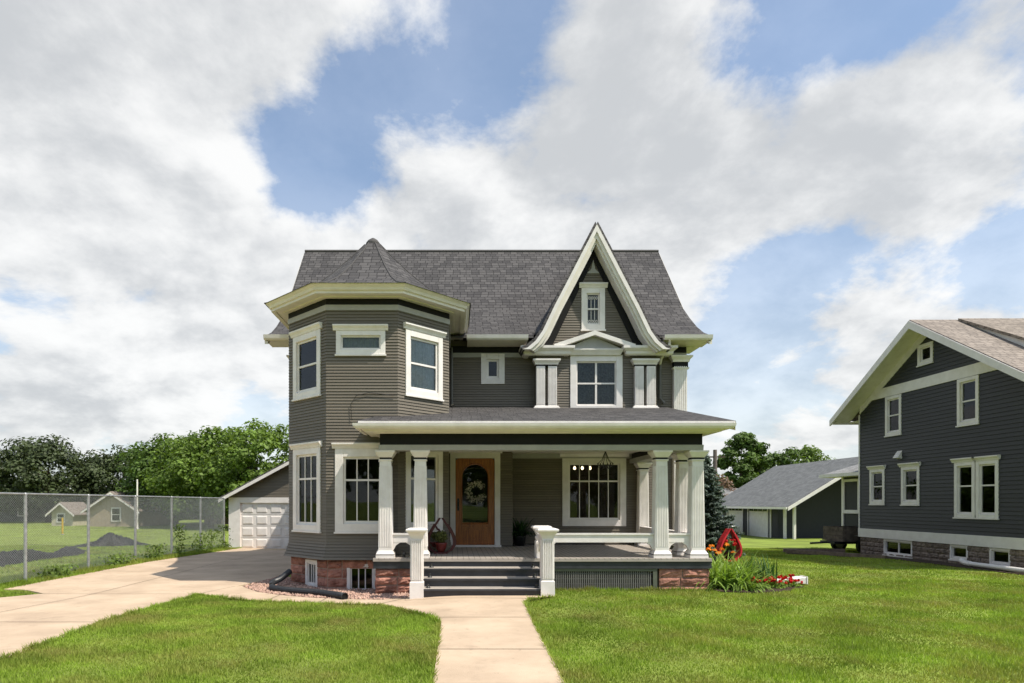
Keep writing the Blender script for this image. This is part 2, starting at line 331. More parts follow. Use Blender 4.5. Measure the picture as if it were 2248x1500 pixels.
WALKS = [(-5.03,12.57),(-4.60,12.20),(-4.05,11.75),(-3.4,11.45),(-2.75,11.25),(-2.0,11.08),(-1.31,10.98),(-0.91,11.33),(-0.91,11.72),(-1.35,11.62),(-2.0,11.75),(-2.7,11.95),(-3.4,12.35),(-4.0,12.85),(-4.35,13.35),(-4.6,13.75),(-4.72,13.68)]
GRAVEL = [(-4.58,13.74),(-4.33,13.35),(-3.98,12.85),(-3.38,12.36),(-2.7,11.97),(-2.0,11.77),(-1.35,11.64),(-0.91,11.74),(-0.8,12.2),(-1.0,12.6),(-1.2,13.3),(-2.6,13.3),(-3.65,14.3),(-3.7,15.5),(-4.3,15.3)]
slab('driveway', DRIVE_A, CONC, 0.025)
slab('front_walk', WALKF, CONC, 0.030)
slab('side_walk', WALKS, CONC, 0.027)
slab('gravel_bed_soil', GRAVEL, MORT, 0.012)
BED = [(5.02,12.2),(5.6,12.0),(6.4,12.25),(7.05,12.9),(6.9,13.8),(6.3,15.2),(5.6,16.4),(5.02,16.4)]
slab('flower_bed_soil', BED, SOIL, 0.02)
NBED = [(13.98,11.5),(13.98,22.3),(11.6,22.6),(11.5,22.2),(13.2,19.5),(13.35,16),(13.4,11.5)]
slab('foundation_bed_soil', NBED, SOIL, 0.02)
def joint(x0, y0, x1, y1):
    d = Vector((x1-x0, y1-y0)).normalized(); n = Vector((-d.y, d.x))*0.007
    m = MB(); k = 10
    for i in range(k):
        a = (x0+(x1-x0)*i/k, y0+(y1-y0)*i/k); b = (x0+(x1-x0)*(i+1)/k, y0+(y1-y0)*(i+1)/k); z0 = gz(*a)+0.034; z1 = gz(*b)+0.034
        m.add([(a[0]-n.x,a[1]-n.y,z0),(b[0]-n.x,b[1]-n.y,z1),(b[0]+n.x,b[1]+n.y,z1),(a[0]+n.x,a[1]+n.y,z0)], [(0,1,2,3)])
    return m
JM = mat('joint_dirt', (0.12, 0.09, 0.06), 0.95, 0.3, 30)
for j in [(-0.2,7.3,1.05,7.3),(-0.2,5.9,1.02,5.9),(-0.3,9.35,1.1,9.35),(-1.3,10.99,-0.95,11.6),(-3.4,11.47,-3.4,12.33),(-5.03,12.6,-4.72,13.68),(-9.2,9.0,-5.03,9.0),(-9.2,16.5,-4.33,16.5),(-9.2,21.5,-4.33,21.5),(-7.1,5.0,-7.1,13.0),(-7.1,13.0,-7.1,27),(-9.2,12.5,-5.05,12.5),(-0.2,4.7,1.0,4.7),(-0.9,11.3,1.3,11.2),(-2.4,11.2,-2.4,11.85)]:
    struct(O('pavement_joint', joint(*j), JM))

# ------------------------------------------------------------------ generic building parts
def boards(parent, org, ang, width, z0, z1, pitch, m, holes=(), left=None, right=None, name='siding_board', th=0.017, joined=False):
    """lap boards on a wall face; org = plan point at u=0; holes = (u0,u1,z0,z1); left/right: functions z -> u limit"""
    key = ('board', pitch, th, m.name)
    if key not in MT:
        b = MB(); b.add([(0,-th,0.008),(1,-th,0.008),(1,-0.003,pitch),(0,-0.003,pitch),(0,0,0.008),(1,0,0.008),(1,0,pitch),(0,0,pitch)],
              [(0,1,2,3),(7,6,5,4),(0,4,5,1),(0,3,7,4),(1,5,6,2),(3,2,6,7)]); MT[key] = b.mesh('siding_board'); MT[key].materials.append(m)
    me = MT[key]; d = Vector((math.cos(ang), math.sin(ang))); n = int(round((z1-z0)/pitch)); big = MB()
    for i in range(n):
        z = z0+i*pitch; zc = z+pitch/2
        a = left(zc) if left else 0.0; b = right(zc) if right else width
        segs = [(a, b)]
        for h in holes:
            if h[2] < zc < h[3]:
                ns = []
                for s in segs:
                    if h[0] > s[0]: ns.append((s[0], min(s[1], h[0])))
                    if h[1] < s[1]: ns.append((max(s[0], h[1]), s[1]))
                segs = [s for s in ns if s[1]-s[0] > 0.005]
        for s in segs:
            if s[1]-s[0] < 0.02: continue
            if joined:
                vs = []
                for x, y, q in [(0,-th,0.008),(1,-th,0.008),(1,-0.003,pitch),(0,-0.003,pitch),(0,0,0.008),(1,0,0.008),(1,0,pitch),(0,0,pitch)]:
                    uu = s[0]+x*(s[1]-s[0]); vs.append((org[0]+d.x*uu-d.y*y, org[1]+d.y*uu+d.x*y, z+q))
                big.add(vs, [(0,1,2,3),(7,6,5,4),(0,4,5,1),(0,3,7,4),(1,5,6,2),(3,2,6,7)])
            else:
                o = O(name, me, m, parent, (org[0]+d.x*s[0], org[1]+d.y*s[0], z), ang); o.scale = (s[1]-s[0], 1, 1)
    if joined: o = O('siding', big, m, parent); o['kind'] = 'stuff'
def wallmesh(org, ang, width, z0, z1, holes=(), th=0.12, g=None, inset=0.0):
    """backing wall with rectangular openings"""
    us = sorted({0, width, *[h[0] for h in holes], *[h[1] for h in holes]}); zs = sorted({z0, z1, *[min(max(h[2], z0), z1) for h in holes], *[min(max(h[3], z0), z1) for h in holes]})
    us = [u for u in us if 0 <= u <= width]; m = g or MB(); d = Vector((math.cos(ang), math.sin(ang)))
    def P(u, y, z): return (org[0]+d.x*u-d.y*y, org[1]+d.y*u+d.x*y, z)
    for i in range(len(us)-1):
        for j in range(len(zs)-1):
            a, b, c, e = us[i], us[i+1], zs[j], zs[j+1]
            if b-a < 1e-4 or e-c < 1e-4: continue
            if any(h[0] <= (a+b)/2 <= h[1] and h[2] <= (c+e)/2 <= h[3] for h in holes): continue
            m.add([P(a,inset,c),P(b,inset,c),P(b,inset,e),P(a,inset,e)], [(0,1,2,3)])
            m.add([P(a,th,c),P(b,th,c),P(b,th,e),P(a,th,e)], [(3,2,1,0)])
    return m
HOLE_IN = 0.03
def window(parent, org, ang, u0, u1, z0, z1, cw=0.10, rows=(1.0,), cols=1, cap=True, m=None, sash=0.045, curtain=None, sill=True, name='window', label=None, head=None, reveal=0.10, mull=0.022, proud=0.035, glass=None):
    """window with casing (the part) and sash, panes, cap, sill, curtain as sub-parts; local x along the wall, y inward"""
    m = m or WHT; d = Vector((math.cos(ang), math.sin(ang))); loc = (org[0]+d.x*u0, org[1]+d.y*u0, z0); w = u1-u0; h = z1-z0
    ht = head or cw; c = MB()
    c.box(0, cw, -proud, reveal, 0, h); c.box(w-cw, w, -proud, reveal, 0, h); c.box(cw, w-cw, -proud, reveal, h-ht, h); c.box(cw, w-cw, -proud, reveal, 0, cw)
    win = bevel(O(name, c, m, parent, loc, ang), 0.005)
    if label: win['label'] = label
    b = MB(); x0, x1, q0, q1 = cw, w-cw, cw, h-ht; e = 0.001
    # inner moulding and sash
    b.box(x0+e, x0+sash, 0.012, 0.06, q0+e, q1-e); b.box(x1-sash, x1-e, 0.012, 0.06, q0+e, q1-e); b.box(x0+sash, x1-sash, 0.012, 0.06, q1-sash, q1-e); b.box(x0+sash, x1-sash, 0.012, 0.06, q0+e, q0+sash*1.25)
    gx0, gx1, g0, g1 = x0+sash, x1-sash, q0+sash*1.25, q1-sash; tot = sum(rows); zz = g1; cells = []
    for ri, rw in enumerate(rows):
        zb = zz-(g1-g0)*rw/tot
        if ri < len(rows)-1: b.box(gx0, gx1, 0.008, 0.055, zb-0.02, zb+0.02)
        cells.append((zb+(0.02 if ri < len(rows)-1 else 0), zz-(0.02 if ri > 0 else 0))); zz = zb
    xs = [gx0+(gx1-gx0)*k/cols for k in range(cols+1)]
    for k in range(1, cols): b.box(xs[k]-mull/2, xs[k]+mull/2, 0.015, 0.05, g0, g1)
    O('sash', b, m, win, local=True)
    for za, zb in cells:
        for k in range(cols):
            p = MB(); p.box(xs[k]+(mull/2 if k else 0), xs[k+1]-(mull/2 if k < cols-1 else 0), 0.034, 0.038, za, zb); O('pane', p, glass or GLASS, win, local=True)
    if cap:
        t = MB(); t.prism([(-0.002,-0.0),( -0.002,-0.045),(0.03,-0.06),(0.07,-0.10),(0.10,-0.10),(0.10,0.0)][::1] and [(0.0,0.0),(-0.045,0.0),(-0.06,0.04),(-0.10,0.085),(-0.10,0.115),(0.0,0.125)], -0.06, w+0.06, 'x'); o = O('window_cap', t, m, win, local=True, loc=(0,0,h))
    if sill:
        t = MB(); t.box(-0.02, w+0.02, -0.055, 0.0, -0.035, 0.0); O('sill', t, m, win, local=True)
    if curtain:
        t = MB(); n = 40; a0, a1 = curtain[0], curtain[1]; vs = []; fs = []
        for k in range(n+1):
            x = x0+(x1-x0)*k/n; y = 0.088+0.010*math.sin(k*1.35)+0.005*math.sin(k*3.1); vs += [(x, y, q0+(q1-q0)*a0), (x, y, q0+(q1-q0)*a1), (x, y+0.004, q0+(q1-q0)*a1), (x, y+0.004, q0+(q1-q0)*a0)]
        for k in range(n):
            for s in range(4): fs.append((k*4+s, k*4+(s+1) % 4, k*4+4+(s+1) % 4, k*4+4+s))
        t.add(vs, fs); O('curtain', t, curtain[2], win, local=True)
    return win
def hole(u0, u1, z0, z1): return (u0+HOLE_IN, u1-HOLE_IN, z0+HOLE_IN, z1-HOLE_IN)
ROCKS = []
for k in range(8):
    b = MB(); nx_, nz_ = 5, 4; rr = random.Random(k)
    vs = []
    for j in range(nz_+1):
        for i in range(nx_+1):
            e = (i in (0, nx_)) or (j in (0, nz_)); y = -0.15 if e else -0.15-rr.uniform(0.25, 0.85)*0.55
            vs.append((i/nx_+(0 if i in (0, nx_) else rr.uniform(-.05,.05)), y, j/nz_+(0 if j in (0, nz_) else rr.uniform(-.05,.05))))
    fs = [(j*(nx_+1)+i, j*(nx_+1)+i+1, (j+1)*(nx_+1)+i+1, (j+1)*(nx_+1)+i) for j in range(nz_) for i in range(nx_)]
    nb = len(vs); vs += [(0,0.5,0),(1,0.5,0),(1,0.5,1),(0,0.5,1)]; a = [0, nx_, (nz_+1)*(nx_+1)-1, nz_*(nx_+1)]
    fs += [(nb, nb+1, *reversed(range(0, nx_+1))), (nb+3, *[nz_*(nx_+1)+i for i in range(nx_+1)], nb+2), (nb, *[j*(nx_+1) for j in range(nz_+1)], nb+3), (nb+1, nb+2, *reversed([j*(nx_+1)+nx_ for j in range(nz_+1)])), (nb+3,nb+2,nb+1,nb)]
    b.add(vs, fs); ROCKS.append(b)
ROCKM = {}
def stones(parent, org, ang, width, z0, z1, m, course=0.2, lens=(0.28, 0.55), holes=(), depth=0.1, gap=0.022, seed=1):
    rr = random.Random(seed); d = Vector((math.cos(ang), math.sin(ang))); n = max(1, round((z1-z0)/course)); ch = (z1-z0)/n
    if m.name not in ROCKM:
        ROCKM[m.name] = [r.mesh('stone') for r in ROCKS]
        for q in ROCKM[m.name]: q.materials.append(m)
    for i in range(n):
        u = 0.0; cuts = []
        while u < width-0.02:
            l = rr.uniform(*lens)
            if width-(u+l) < lens[0]*0.6: l = width-u
            cuts.append((u, u+l)); u += l
        for a, b in cuts:
            zc = z0+(i+0.5)*ch; segs = [(a, b)]
            for h in holes:
                if h[2] < zc < h[3]:
                    ns = []
                    for s in segs:
                        if h[0] > s[0]: ns.append((s[0], min(s[1], h[0])))
                        if h[1] < s[1]: ns.append((max(s[0], h[1]), s[1]))
                    segs = [s for s in ns if s[1]-s[0] > 0.03]
            for s in segs:
                o = O('stone', ROCKM[m.name][rr.randrange(8)], m, parent, (org[0]+d.x*(s[0]+gap/2), org[1]+d.y*(s[0]+gap/2), z0+i*ch+gap/2), ang)
                o.scale = (s[1]-s[0]-gap, depth*rr.uniform(0.75, 1.25), ch-gap)
def uvroof(me, scale=1.0):
    """u along the horizontal of each face, v up its slope, in metres"""
    uv = me.uv_layers.new(name='UVMap')
    for p in me.polygons:
        n = p.normal; h = Vector((-n.y, n.x, 0))
        h = h.normalized() if h.length > 1e-4 else Vector((1,0,0)); s = n.cross(h).normalized()
        if s.z < 0: s = -s
        for li in p.loop_indices:
            co = me.vertices[me.loops[li].vertex_index].co; uv.data[li].uv = (co.dot(h), co.dot(s))
def roof(name, g, m, parent):
    me = g.mesh(name); uvroof(me); return O(name, me, m, parent)

# ------------------------------------------------------------------ the house
H = T('grey_house', 'two-storey olive grey clapboard house with white trim, corner bay turret and columned porch', 'house', (0.9, 16.5, 0))
FY = 16.5; PF = 0.63; XL, XR = -4.2, 5.95; BACK = 23.5; EZ = 5.76
B0, B1, B2, B3 = (-3.71,14.24), (-2.67,13.2), (-1.197,13.2), (-0.157,14.24); FW = 1.473
A45 = R(45); STZ = 0.54; BTOP = 5.70
uW0, uW1 = 0.20, 1.27
# --- bay walls
holesL = [hole(FW-uW1, FW-uW0, 3.98, 5.35), hole(FW-uW1, FW-uW0, 1.11, 2.88)]
holesF = [hole(0.20, 1.22, 4.78, 5.27), hole(0.18, 1.31, 1.11, 2.83)]
holesR = [hole(uW0, uW1, 3.98, 5.35), hole(uW0, uW1, 1.11, 2.88)]
wm = MB(); wallmesh(B0, -A45, FW, STZ, 5.97, holesL, g=wm); wallmesh(B1, 0, FW, STZ, 5.97, holesF, g=wm); wallmesh(B2, A45, FW, STZ, 5.97, holesR, g=wm)
wallmesh((-3.71, FY), -R(90), FY-14.24, STZ, 5.97, g=wm); wallmesh((-0.157,14.24), R(90), FY-14.24, STZ, 5.97, g=wm)
O('bay_wall', wm, SIDB, H)
nb_ = 0.0635
def bw(z): return 0.0
for org, ang, hs in ((B0, -A45, holesL), (B1, 0, holesF), (B2, A45, holesR)):
    boards(H, (org[0]-0.005*math.cos(ang), org[1]-0.005*math.sin(ang)), ang, FW+0.010, 0.90, BTOP, nb_, SID, hs, joined=(ang < 0))
boards(H, (-3.71, 15.9), -R(90), 15.9-14.24, 0.90, BTOP, nb_, SID, joined=True)
bayline = [(-3.71, FY), B0, B1, B2, B3, (-0.157, FY)]
g = MB()
for k in range(6):
    za = 0.53+k*0.0625; t0 = 0.108*(1-k/6)**1.5; t1 = 0.108*(1-(k+1)/6)**1.5
    g.sweep(bayline, [(0,za+0.007),(t0+0.017,za+0.007),(t1+0.004,za+0.0625),(0,za+0.0625)])
O('flared_skirt', g, SID, H)
O('frieze_trim', MB().sweep(bayline, [(0,5.69),(0.032,5.69),(0.035,5.80),(0,5.80)]), LGR, H)
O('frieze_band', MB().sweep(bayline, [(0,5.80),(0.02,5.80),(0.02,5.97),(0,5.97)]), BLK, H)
evl = [(-3.71, 16.6), B0, B1, B2, B3, (-0.157, 16.6)]
O('bay_cornice', MB().sweep(evl, [(0.0,5.93),(0.12,5.93),(0.125,5.95),(0.26,5.95),(0.265,5.93),(0.36,5.93),(0.36,5.985),(0.40,5.99),(0.42,6.04),(0.47,6.085),(0.47,6.105),(0.0,6.12)]), CRM, H)
# --- bay roof: bell-cast pyramid over the octagon
ctr = (-1.935, 14.975); ap = 1.775
prof = [(ap+0.50,6.095),(ap+0.30,6.16),(ap-0.05,6.30),(1.35,6.54),(0.9,6.95),(0.45,7.43),(0.18,7.74),(0.12,7.80)]
g = MB(); rings = []
for r_, z in prof: rings.append([(ctr[0]+r_/math.cos(R(22.5))*math.cos(R(22.5+45*k)), ctr[1]+r_/math.cos(R(22.5))*math.sin(R(22.5+45*k)), z) for k in range(8)])
vs = [p for r_ in rings for p in r_]; fs = [(i*8+k, i*8+(k+1) % 8, (i+1)*8+(k+1) % 8, (i+1)*8+k) for i in range(len(rings)-1) for k in range(8)]
vs.append((ctr[0], ctr[1], 7.86)); fs += [((len(rings)-1)*8+k, (len(rings)-1)*8+(k+1) % 8, len(vs)-1) for k in range(8)]
g.add(vs, fs); br = roof('bay_roof', g, SHG, H)
for k in range(8):
    if k in (1, 2): continue
    g = MB(); g.tube([Vector(r_[k])+Vector((0,0,0.004)) for r_ in rings[:-1]], 0.016, 6); O('hip_ridge', g, SHG, br)
O('roof_finial', MB().lathe([(0.16,0),(0.17,0.05),(0.12,0.12),(0.05,0.17),(0.01,0.19)], (ctr[0], ctr[1], 7.74), 12), SHG, br, smooth=True)
# --- bay windows
window(H, B1, 0, 0.18, 1.31, 1.11, 2.83, 0.17, (0.34, 0.66), 3, label='first-floor window of the turret front')
window(H, B0, -A45, FW-uW1, FW-uW0, 1.11, 2.88, 0.13, (0.34, 0.66), 3)
window(H, B2, A45, uW0, uW1, 1.11, 2.88, 0.13, (0.34, 0.66), 2)
window(H, B1, 0, 0.20, 1.22, 4.78, 5.27, 0.10, (1,), 1, sash=0.032, curtain=(0.0, 0.99, CURTM))
window(H, B0, -A45, FW-uW1, FW-uW0, 3.98, 5.35, 0.13, (0.5, 0.5), 1, curtain=(0.0, 0.99, CURTM))
window(H, B2, A45, uW0, uW1, 3.98, 5.35, 0.13, (0.5, 0.5), 1, curtain=(0.0, 0.99, CURTM))
# --- bay stone base
bh0, bh1 = 0.10, 0.52
sL = [(0.62, 1.05, -0.08, 0.47)]; sF = [(0.42, 1.0, -0.16, 0.42)]
inn = 0.03
def off(p, q): return (p[0]+q[0], p[1]+q[1])
wm = MB(); I0, I1, I2, I3 = (-3.67,14.26), (-2.655,13.245), (-1.21,13.245), (-0.2,14.26)
wallmesh(I0, -A45, 1.435, -0.6, STZ, sL, g=wm); wallmesh(I1, 0, 1.445, -0.6, STZ, sF, g=wm); wallmesh((-3.67,16.5), -R(90), 2.24, -0.6, STZ, g=wm)
O('foundation_wall', wm, MORT, H)
stones(H, I0, -A45, 1.435, -0.24, STZ-0.01, STONE, 0.195, (0.3, 0.5), sL, 0.09, seed=3)
stones(H, I1, 0, 1.445, -0.24, STZ-0.01, STONE, 0.195, (0.3, 0.55), sF, 0.09, seed=5)
stones(H, (-3.67,16.4), -R(90), 2.1, -0.24, STZ-0.01, STONE, 0.195, (0.3, 0.55), (), 0.09, seed=8)
window(H, I0, -A45, 0.60, 1.07, -0.10, 0.49, 0.07, (1,), 3, cap=False, sill=True, sash=0.03, proud=0.02, name='basement_window')
window(H, I1, 0, 0.40, 1.02, -0.18, 0.44, 0.07, (1,), 3, cap=False, sill=True, sash=0.03, proud=0.02, name='basement_window')

# --- main body
V0, V1, VY = -0.157, 1.39, 15.7       # vestibule with the front door
GX0, GX1, GY = 2.05, 5.12, 16.25      # front gable section, upper floor
holes1 = [hole(2.76+0.157, 4.41+0.157, 1.11, 2.90)]                    # u measured from X=-0.157
holes2 = [hole(0.66+0.157, 1.27+0.157, 4.78, 5.57)]
dh = (1.39*0, 0)
wm = MB()
wallmesh((-0.157, FY), 0, XR+0.157, -0.4, 3.3, holes1, g=wm); wallmesh((-0.157, FY), 0, XR+0.157, 3.3, EZ+0.15, holes2+[(2.92+0.157, 4.26+0.157, 3.9, 6.2)], g=wm)
wallmesh((XL, BACK), -R(90), BACK-FY, -0.4, EZ+0.2, g=wm); wallmesh((XR, FY), R(90), BACK-FY, -0.4, EZ+0.2, g=wm)
wallmesh((XR, BACK), R(180), XR-XL, -0.4, EZ+0.2, g=wm); wallmesh((XL, FY), 0, -3.71-XL, -0.4, EZ+0.2, g=wm)
O('main_wall', wm, SIDB, H)
g = MB(); g.box(XL+0.15, XR-0.15, FY+0.15, BACK-0.15, 3.12, 3.3); g.box(-3.55, -0.3, 14.3, FY+0.15, 3.12, 3.3); O('upper_floor_slab', g, INT, H)
g = MB(); g.box(XL+0.15, XR-0.15, FY+0.13, BACK-0.15, 0.45, PF); g.box(-3.5, -0.32, 14.35, FY+0.13, 0.45, PF); O('ground_floor_slab', g, INT, H)
g = MB(); g.box(XL+0.15, XR-0.15, 19.2, 19.3, PF, 3.12); g.box(XL+0.15, XR-0.15, 19.2, 19.3, 3.3, 6.6); g.box(1.2, 1.3, FY+0.13, 19.2, PF, 3.12); O('inner_wall', g, INT, H)
g = MB(); g.box(XL+0.1, XR-0.1, FY+0.2, BACK-0.2, 6.15, 6.2); g.box(-3.5, -0.3, 14.35, FY+0.2, 5.98, 6.02); O('upper_ceiling', g, INT, H)
boards(H, (-0.157, FY), 0, XR+0.157, 0.66, 2.96, 0.0635, SID, holes1, joined=True)
boards(H, (-0.157, FY), 0, GX0+0.157, 4.07, 5.47, 0.0635, SID, holes2, joined=True)
boards(H, (GX1, FY), 0, XR-GX1, 4.07, 5.47, 0.0635, SID, joined=True)
boards(H, (XL, FY), 0, 0.5, 2.87, 5.47, 0.0635, SID, joined=True)
boards(H, (XR, FY), R(90), 7.0, 0.57, 5.47, 0.0635, SID, joined=True)
boards(H, (XL, BACK), -R(90), 7.0, 0.57, 5.47, 0.0635, SID, joined=True)
for (a, b) in ((-0.14, GX0), (GX1, XR+0.02)):
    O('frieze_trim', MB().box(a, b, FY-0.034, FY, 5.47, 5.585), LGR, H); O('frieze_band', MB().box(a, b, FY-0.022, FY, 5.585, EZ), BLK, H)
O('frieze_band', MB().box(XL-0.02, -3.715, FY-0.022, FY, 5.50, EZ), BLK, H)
window(H, (-0.157, FY), 0, 2.76+0.157, 4.41+0.157, 1.11, 2.90, 0.16, (0.31, 0.69), 5, label='wide five-light window beneath the porch', sill=False)
window(H, (-0.157, FY), 0, 0.66+0.157, 1.27+0.157, 4.78, 5.57, 0.15, (1,), 1, cap=False, sill=False, sash=0.05, label='small leaded-glass window in the upper wall')
# vestibule
dU0, dU1 = -0.13, 1.10              # outer casing of the door
wm = MB(); wallmesh((V0, VY), 0, V1-V0, -0.4, 3.1, [(dU0-V0+0.03, dU1-V0-0.03, PF, 2.95)], g=wm); wallmesh((V1, VY), R(90), FY-VY, -0.4, 3.1, g=wm); O('vestibule_wall', wm, SIDB, H)
boards(H, (dU1-0.02, VY), 0, V1-dU1+0.038, 0.66, 2.96, 0.0635, SID, joined=True); boards(H, (V1, VY), R(90), FY-VY, 0.66, 2.96, 0.0635, SID, joined=True)
O('wall_top_trim', MB().box(V1+0.02, XR, FY-0.04, FY, 2.86, 2.98), LGR, H)
# door
D = MB(); D.box(dU0, 0.0, VY-0.035, VY+0.1, PF, 2.93); D.box(0.965, dU1, VY-0.035, VY+0.1, PF, 2.93); D.box(0, 0.965, VY-0.035, VY+0.1, 2.81, 2.93); 
O('door_casing', D, WHT, H); O('door_sill', MB().box(dU0-0.02, dU1+0.02, VY-0.10, VY+0.1, PF+0.001, PF+0.045), WHT, H)
O('door_head_cap', MB().prism([(VY-0.035,2.931),(VY-0.06,2.95),(VY-0.09,2.99),(VY-0.09,3.01),(VY,3.02),(VY,2.931)], dU0-0.05, dU1+0.05, 'x'), WHT, H)
dw0, dw1, dz0, dz1 = 0.003, 0.962, PF+0.047, 2.807; gx0_, gx1_, gz0, gzs = 0.155, 0.81, 1.20, 2.37; cxd = (gx0_+gx1_)/2; rad = (gx1_-gx0_)/2
arch = [(gx0_, gz0), (gx1_, gz0)]+[(cxd+rad*math.cos(a), gzs+rad*0.95*math.sin(a)) for a in np.linspace(0, math.pi, 17)]
g = MB(); n = len(arch)
# leaf with arched opening: ring of quads to the rectangular outline
def outl(p):
    x, z = p
    if z <= gz0+1e-6: return (dw0 if x < cxd else dw1, dz0)
    a = math.atan2(z-gzs, x-cxd)
    if z <= gzs+1e-6: return (dw1 if x > cxd else dw0, z)
    t = max(abs(math.cos(a))/((dw1-dw0)/2), math.sin(a)/(dz1-gzs)); return (cxd+math.cos(a)/t, gzs+math.sin(a)/t)
pts = [(gx0_,gz0),(gx1_,gz0),(gx1_,gzs)]+[(cxd+rad*math.cos(a), gzs+rad*0.95*math.sin(a)) for a in np.linspace(0.12, math.pi-0.12, 21)]+[(gx0_,gzs)]
ou = [outl(p) for p in pts]; n = len(pts)
for yy in (VY+0.02, VY+0.065): pass
vs = [(p[0], VY+0.02, p[1]) for p in pts]+[(p[0], VY+0.02, p[1]) for p in ou]+[(p[0], VY+0.065, p[1]) for p in pts]+[(p[0], VY+0.065, p[1]) for p in ou]
fs = []
for i in range(n):
    j = (i+1) % n; fs += [(i, j, n+j, n+i), (2*n+i, 3*n+i, 3*n+j, 2*n+j), (i, 2*n+i, 2*n+j, j), (n+i, n+j, 3*n+j, 3*n+i)]
g.add(vs, fs)
# corner wedges at the arch top
door = O('front_door', g, WOOD, H); door['label'] = 'varnished oak front door with arched glass'
g = MB(); g.sweep([(p[0], p[1]) for p in pts], [(0,0),(-0.0,0.0),(0.0,0.0)]) if False else None
g = MB()
fr = 0.028
for i in range(n):
    j = (i+1) % n; a = Vector(pts[i]); b = Vector(pts[j]); ca = Vector((cxd, 1.75))
    na = (ca-a).normalized()*fr; nb2 = (ca-b).normalized()*fr
    g.add([(a.x,VY+0.002,a.y),(b.x,VY+0.002,b.y),(b.x+nb2.x,VY+0.012,b.y+nb2.y),(a.x+na.x,VY+0.012,a.y+na.y),(a.x-na.x*0.5,VY+0.02,a.y-na.y*0.5),(b.x-nb2.x*0.5,VY+0.02,b.y-nb2.y*0.5),(b.x+nb2.x,VY+0.05,b.y+nb2.y),(a.x+na.x,VY+0.05,a.y+na.y)], [(0,1,2,3),(0,4,5,1),(3,2,6,7)])
O('glass_moulding', g, WOOD, door)
O('door_glass', MB().add([(p[0], VY+0.044, p[1]) for p in pts]+[(p[0], VY+0.048, p[1]) for p in pts], [tuple(range(n)), tuple(range(2*n-1, n-1, -1))]+[(i, (i+1) % n, n+(i+1) % n, n+i) for i in range(n)]), GLASS, door)
g = MB(); g.box(0.14,0.825,VY+0.004,VY+0.02,1.12,1.155); O('door_ledge', g, WOOD, door)
for (a, b) in ((0.80,1.09),): 
    g = MB(); g.box(0.16,0.805,VY+0.010,VY+0.02,0.80,0.82); g.box(0.16,0.805,VY+0.010,VY+0.02,1.08,1.10); g.box(0.16,0.18,VY+0.010,VY+0.02,0.82,1.08); g.box(0.785,0.805,VY+0.010,VY+0.02,0.82,1.08); g.box(0.22,0.745,VY+0.012,VY+0.02,0.86,1.04); O('lower_panel', g, WOOD, door)
g = MB(); g.box(0.045,0.095,VY+0.008,VY+0.02,1.52,1.82); g.tube([(0.07,VY+0.01,1.60),(0.07,VY-0.035,1.62),(0.07,VY-0.035,1.74),(0.07,VY+0.01,1.76)], 0.011, 8); O('door_handle', g, BLKM, door)
g = MB(); g.box(0.1, 0.9, VY+0.5, VY+0.54, PF, 2.9); 
# --- gable section, upper floor
holesG = [hole(0.87, 2.20, 4.05, 5.47)]
wm = MB(); wallmesh((GX0, GY), 0, GX1-GX0, 3.9, 5.6, holesG, g=wm); wallmesh((GX0, FY), -R(90), FY-GY, 3.9, 5.8, g=wm); wallmesh((GX1, GY), R(90), FY-GY, 3.9, 5.8, g=wm); O('gable_lower_wall', wm, SIDB, H)
boards(H, (GX0, GY), 0, GX1-GX0, 4.05, 5.55, 0.0635, SID, holesG, joined=True)
window(H, (GX0, GY), 0, 0.87, 2.20, 4.03, 5.47, 0.16, (0.5, 0.5), 2, cap=False, mull=0.05, sash=0.03, curtain=(0, 0.99, CURTD), label='large four-light window under the small pediment')
def pilaster(x0, x1, y0, z0, z1, flutes=7, capw=0.05, base=True, dep=0.13, y1=None):
    y1 = y1 or y0+dep
    g = MB(); g.box(x0, x1, y0, y1, z0, z1); w = x1-x0
    for k in range(flutes):
        c = x0+w*(k+0.5)/flutes+0; g.box(c-w/flutes*0.3, c+w/flutes*0.3, y0-0.012, y0, z0+0.05, z1-0.05)
    o = O('pilaster', g, WHT, H); return o
capp = [(0.0,0),(0.02,0.0),(0.025,0.03),(0.05,0.07),(0.075,0.09),(0.075,0.135),(0,0.14)]
for cx in (2.305, 4.80):
    for s in (-1, 1):
        o = pilaster(cx+s*0.15-0.11, cx+s*0.15+0.11, GY-0.13, 4.16, 5.17, 6)
    ln = [(cx-0.27, GY), (cx-0.27, GY-0.13), (cx+0.27, GY-0.13), (cx+0.27, GY)]
    O('pilaster_capital', MB().sweep(ln, [(0,5.205),(0.02,5.205),(0.03,5.245),(0.06,5.285),(0.075,5.305),(0.075,5.345),(0,5.35)]), WHT, H)
    O('pilaster_neck', MB().box(cx-0.26, cx+0.26, GY-0.125, GY, 5.17, 5.205), BLK, H)
    O('pilaster_base', MB().sweep(ln, [(0,4.02),(0.06,4.02),(0.06,4.12),(0.035,4.13),(0.03,4.16),(0,4.17)]), WHT, H)
# corner pilasters
for cx, sgn in ((5.78, 1), (-4.05, -1)):
    pilaster(cx-0.17, cx+0.17, FY-0.12, 0.6 if sgn > 0 else 2.6, 5.27, 7)
    ln = [(cx-0.17, FY), (cx-0.17, FY-0.12), (cx+0.19, FY-0.12), (cx+0.19, FY+0.3)]
    O('pilaster_capital', MB().sweep(ln, [(0,5.33),(0.03,5.33),(0.04,5.38),(0.08,5.43),(0.10,5.45),(0.10,5.49),(0,5.50)]), WHT, H)
    O('pilaster_capital', MB().sweep(ln, [(0,5.15),(0.02,5.15),(0.03,5.19),(0,5.20)]), WHT, H)
    O('pilaster_neck', MB().box(cx-0.175, cx+0.195, FY-0.126, FY+0.1, 5.20, 5.33), BLK, H)
